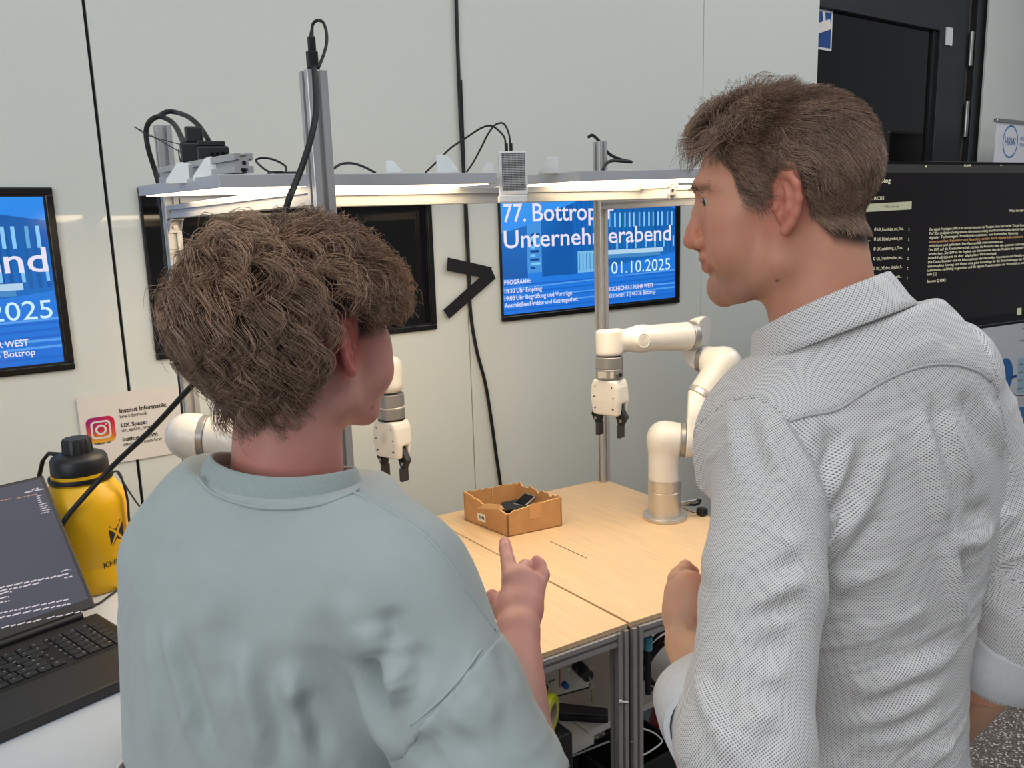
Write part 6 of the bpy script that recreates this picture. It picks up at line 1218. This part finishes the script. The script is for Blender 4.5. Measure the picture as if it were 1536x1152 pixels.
cloth('sleeve', lambda p: np.maximum(np.maximum(np.maximum(tee0(p)-.0008, -cutR(p)), slR(p)), np.maximum((p-sleeveR_end)@nrm(Re-Rj), -np.maximum(chain(p, [Rj, Re], [.060, .072]), .03-(p-sleeveR_end)@nrm(Re-Rj)-.06))), *bbox([Rj, Re], .15), .0040, 'jersey', teeO, foldsT, None, base=tee, fine=lambda P, N_: creases(P, N_, np.stack([(P-Rj)@CR, P[:, 2]], 1), -.5, .0020, 55))
cloth('sleeve', lambda p: np.maximum(np.maximum(np.maximum(tee0(p)-.0008, -cutL(p)), slL(p)), (p-sleeveL_end)@nrm(Le-Lj)), *bbox([Lj, Le], .15), .006, 'jersey', teeO, (), None, base=tee)
def seam(name, px, r, par, m='jersey'):
    L = trace(tee, px); MB().tube(spline(list(L), 6), r, 6).build(name, m, par, smooth=180)
seam('shoulder_seam', [(530, 738), (560, 752), (600, 775), (640, 806), (672, 842), (700, 884), (724, 918), (743, 945)], .0016, teeO)
seam('neck_tape', [(296, 716), (320, 740), (370, 758), (420, 763), (478, 757), (520, 742), (538, 732)], .0022, teeO)
seam('armhole_seam', [(746, 944), (716, 982), (690, 1018), (660, 1050), (632, 1075), (616, 1088)], .0016, teeO)
# ribbed collar with its taped seam
def band_ring(name, prof, m, par, n=72, wob=0.):
    vs = []
    for k in range(n):
        a = 2*math.pi*k/n; back = .5+.5*math.cos(a)
        for r_, z in prof: vs.append(ccY+(-fdy*math.cos(a)*.98+sdy*math.sin(a)*1.02)*r_*(1+.06*(1-back))+Uy*(z-.012*(1-back)+.010*math.sin(a)**2))
    k = len(prof); Q = np.array([(j*k+i, ((j+1) % n)*k+i, ((j+1) % n)*k+(i+1) % k, j*k+(i+1) % k) for j in range(n) for i in range(k)]); return qmesh(name, np.array(vs), Q, m, par)
rib = mat('rib_knit', (162, 173, 171), .9, noise=.05, nscale=300, sheen=.2)
cl_o = band_ring('collar', [(0.0785, -.012), (0.0730, .018), (0.0738, .0210), (0.0760, .0215), (0.0785, .0185), (0.0860, .001), (0.0860, -.006), (0.0820, -.012)], rib, teeO)
band_ring('collar_seam', [(0.0845, .0010), (0.0870, .0000), (0.0890, -.0030), (0.0892, -.0070), (0.0870, -.0085), (0.0835, -.0080)], 'jersey', teeO)
# curly hair: locks in clumps, longer at the nape and over the forehead
def hair_curly():
    E = np.array([.0780, .101, .0795]); c = np.array([0, -.008, .040]); G = 1300; v = rng.normal(size=(G*4, 3)); v /= np.linalg.norm(v, axis=1)[:, None]; q = c+v*E
    hm = hairmask(q, .080, .034, -.072, .020, .055); ok = hm > 0; q, hm = q[ok][:G], hm[ok][:G]; G = len(q); nn = (q-c)/E**2; nn /= np.linalg.norm(nn, axis=1)[:, None]
    crown = np.array([.005, -.040, .110]); out = q-crown; out -= nn*(out*nn).sum(1)[:, None]; out /= np.maximum(np.linalg.norm(out, axis=1), 1e-4)[:, None]
    x, y, z = q.T; frontw = np.clip((y-.01)/.05, 0, 1)*np.clip((z-.055)/.04, 0, 1); low = np.clip((.02-z)/.06, 0, 1); backw = np.clip((-y)/.06, 0, 1)
    L = .085+.035*rng.random(G)+.020*frontw-.020*low+.020*backw; K_ = 14; P = np.zeros((G, K_, 3)); P[:, 0] = q-nn*.002; coh = np.sin(q@np.array([60., -45, 52]))*1.6; ph = coh+rng.random(G)*2.2; fr = 1.25+.75*rng.random(G); side = np.cross(nn, out)
    fw_ = np.stack([.55+0*x, .75+0*x, -.1+0*x], 1); D = out*(1-.65*frontw)[:, None]+fw_*frontw[:, None]+rng.normal(size=(G, 3))*.24; lv = .75+.5*rng.random(G)
    for k in range(1, K_):
        t = k/(K_-1); amp = .35+.75*t
        curl = side*np.sin(ph+t*6.28*fr)[:, None]*1.6*amp+nn*np.cos(ph+t*6.28*fr)[:, None]*1.05*amp; gr = np.array([0, 0, -1.])*(.18+.5*t)
        st_ = D*(1-.3*t)+nn*(lv*.85*(1-t)**1.6)[:, None]+curl+gr; st_ /= np.linalg.norm(st_, axis=1)[:, None]; p = P[:, k-1]+st_*(L/(K_-1))[:, None]
        g = (p-c)/E; r_ = np.linalg.norm(g, axis=1); mn = 1+.04+(.04+.13*lv)*np.clip(t*2.2, 0, 1)*(1-.6*low); r2 = np.clip(r_, mn, 1.36+.16*backw); p = np.where((p[:, 2] > -.06)[:, None], c+g/r_[:, None]*E*r2[:, None], p); P[:, k] = p
    # locks end above the ears and the cheeks, longer behind: shorten every lock that would hang lower
    zmin = lambda p: np.interp(p[..., 1], [-.13, -.075, -.045, -.028, -.005, .03, .06, .13], [-.125, -.118, -.085, -.01, .030, .030, .022, .040])
    bad = P[..., 2] < zmin(P); last = np.where(bad.any(1), np.maximum(bad.argmax(1), 3), K_-1)
    for i in np.where(bad.any(1))[0]:
        s = np.linspace(0, last[i]-.5, K_); a = np.floor(s).astype(int); f = (s-a)[:, None]; P[i] = P[i][a]*(1-f)+P[i][np.minimum(a+1, K_-1)]*f
    eo = np.array([.100, -.004, -.002]); hit = ((((P-eo)/[.044, .037, .040])**2).sum(2) < 1).any(1); P = P[~hit]; G = len(P); nn, frontw, z = nn[~hit], frontw[~hit], z[~hit]
    m = 13; W_ = np.repeat(P, m, 0); ids = np.repeat(np.arange(G), m); n = len(W_); o = rng.normal(size=(n, 3)); t = np.linspace(0, 1, K_)
    spread = .0050*(1-.6*t**1.2)+.0005; W_ = W_+o[:, None, :]*spread[None, :, None]*np.minimum(1, .6+2*t)[None, :, None]; fz = rng.normal(size=(n, 3))*.0013; W_ += fz[:, None, :]*(t**2)[None, :, None]
    fly = rng.random(n) < .03; W_[fly] += (np.repeat(nn, m, 0)[fly]*(.006+.012*rng.random(fly.sum()))[:, None])[:, None, :]*t[None, :, None]
    lock = .55+.85*rng.random(G); tn = np.array(lin((148, 119, 98)))*(lock[ids]*(.75+.5*rng.random(n)))[:, None]; tn = tn*(1+np.array([.75, .55, .25])*(frontw[ids]*.9+.25*(z[ids] > .09))[:, None])  # light on the fringe and top locks is put into their tone
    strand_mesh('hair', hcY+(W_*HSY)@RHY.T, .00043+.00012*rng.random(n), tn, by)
hair_curly()
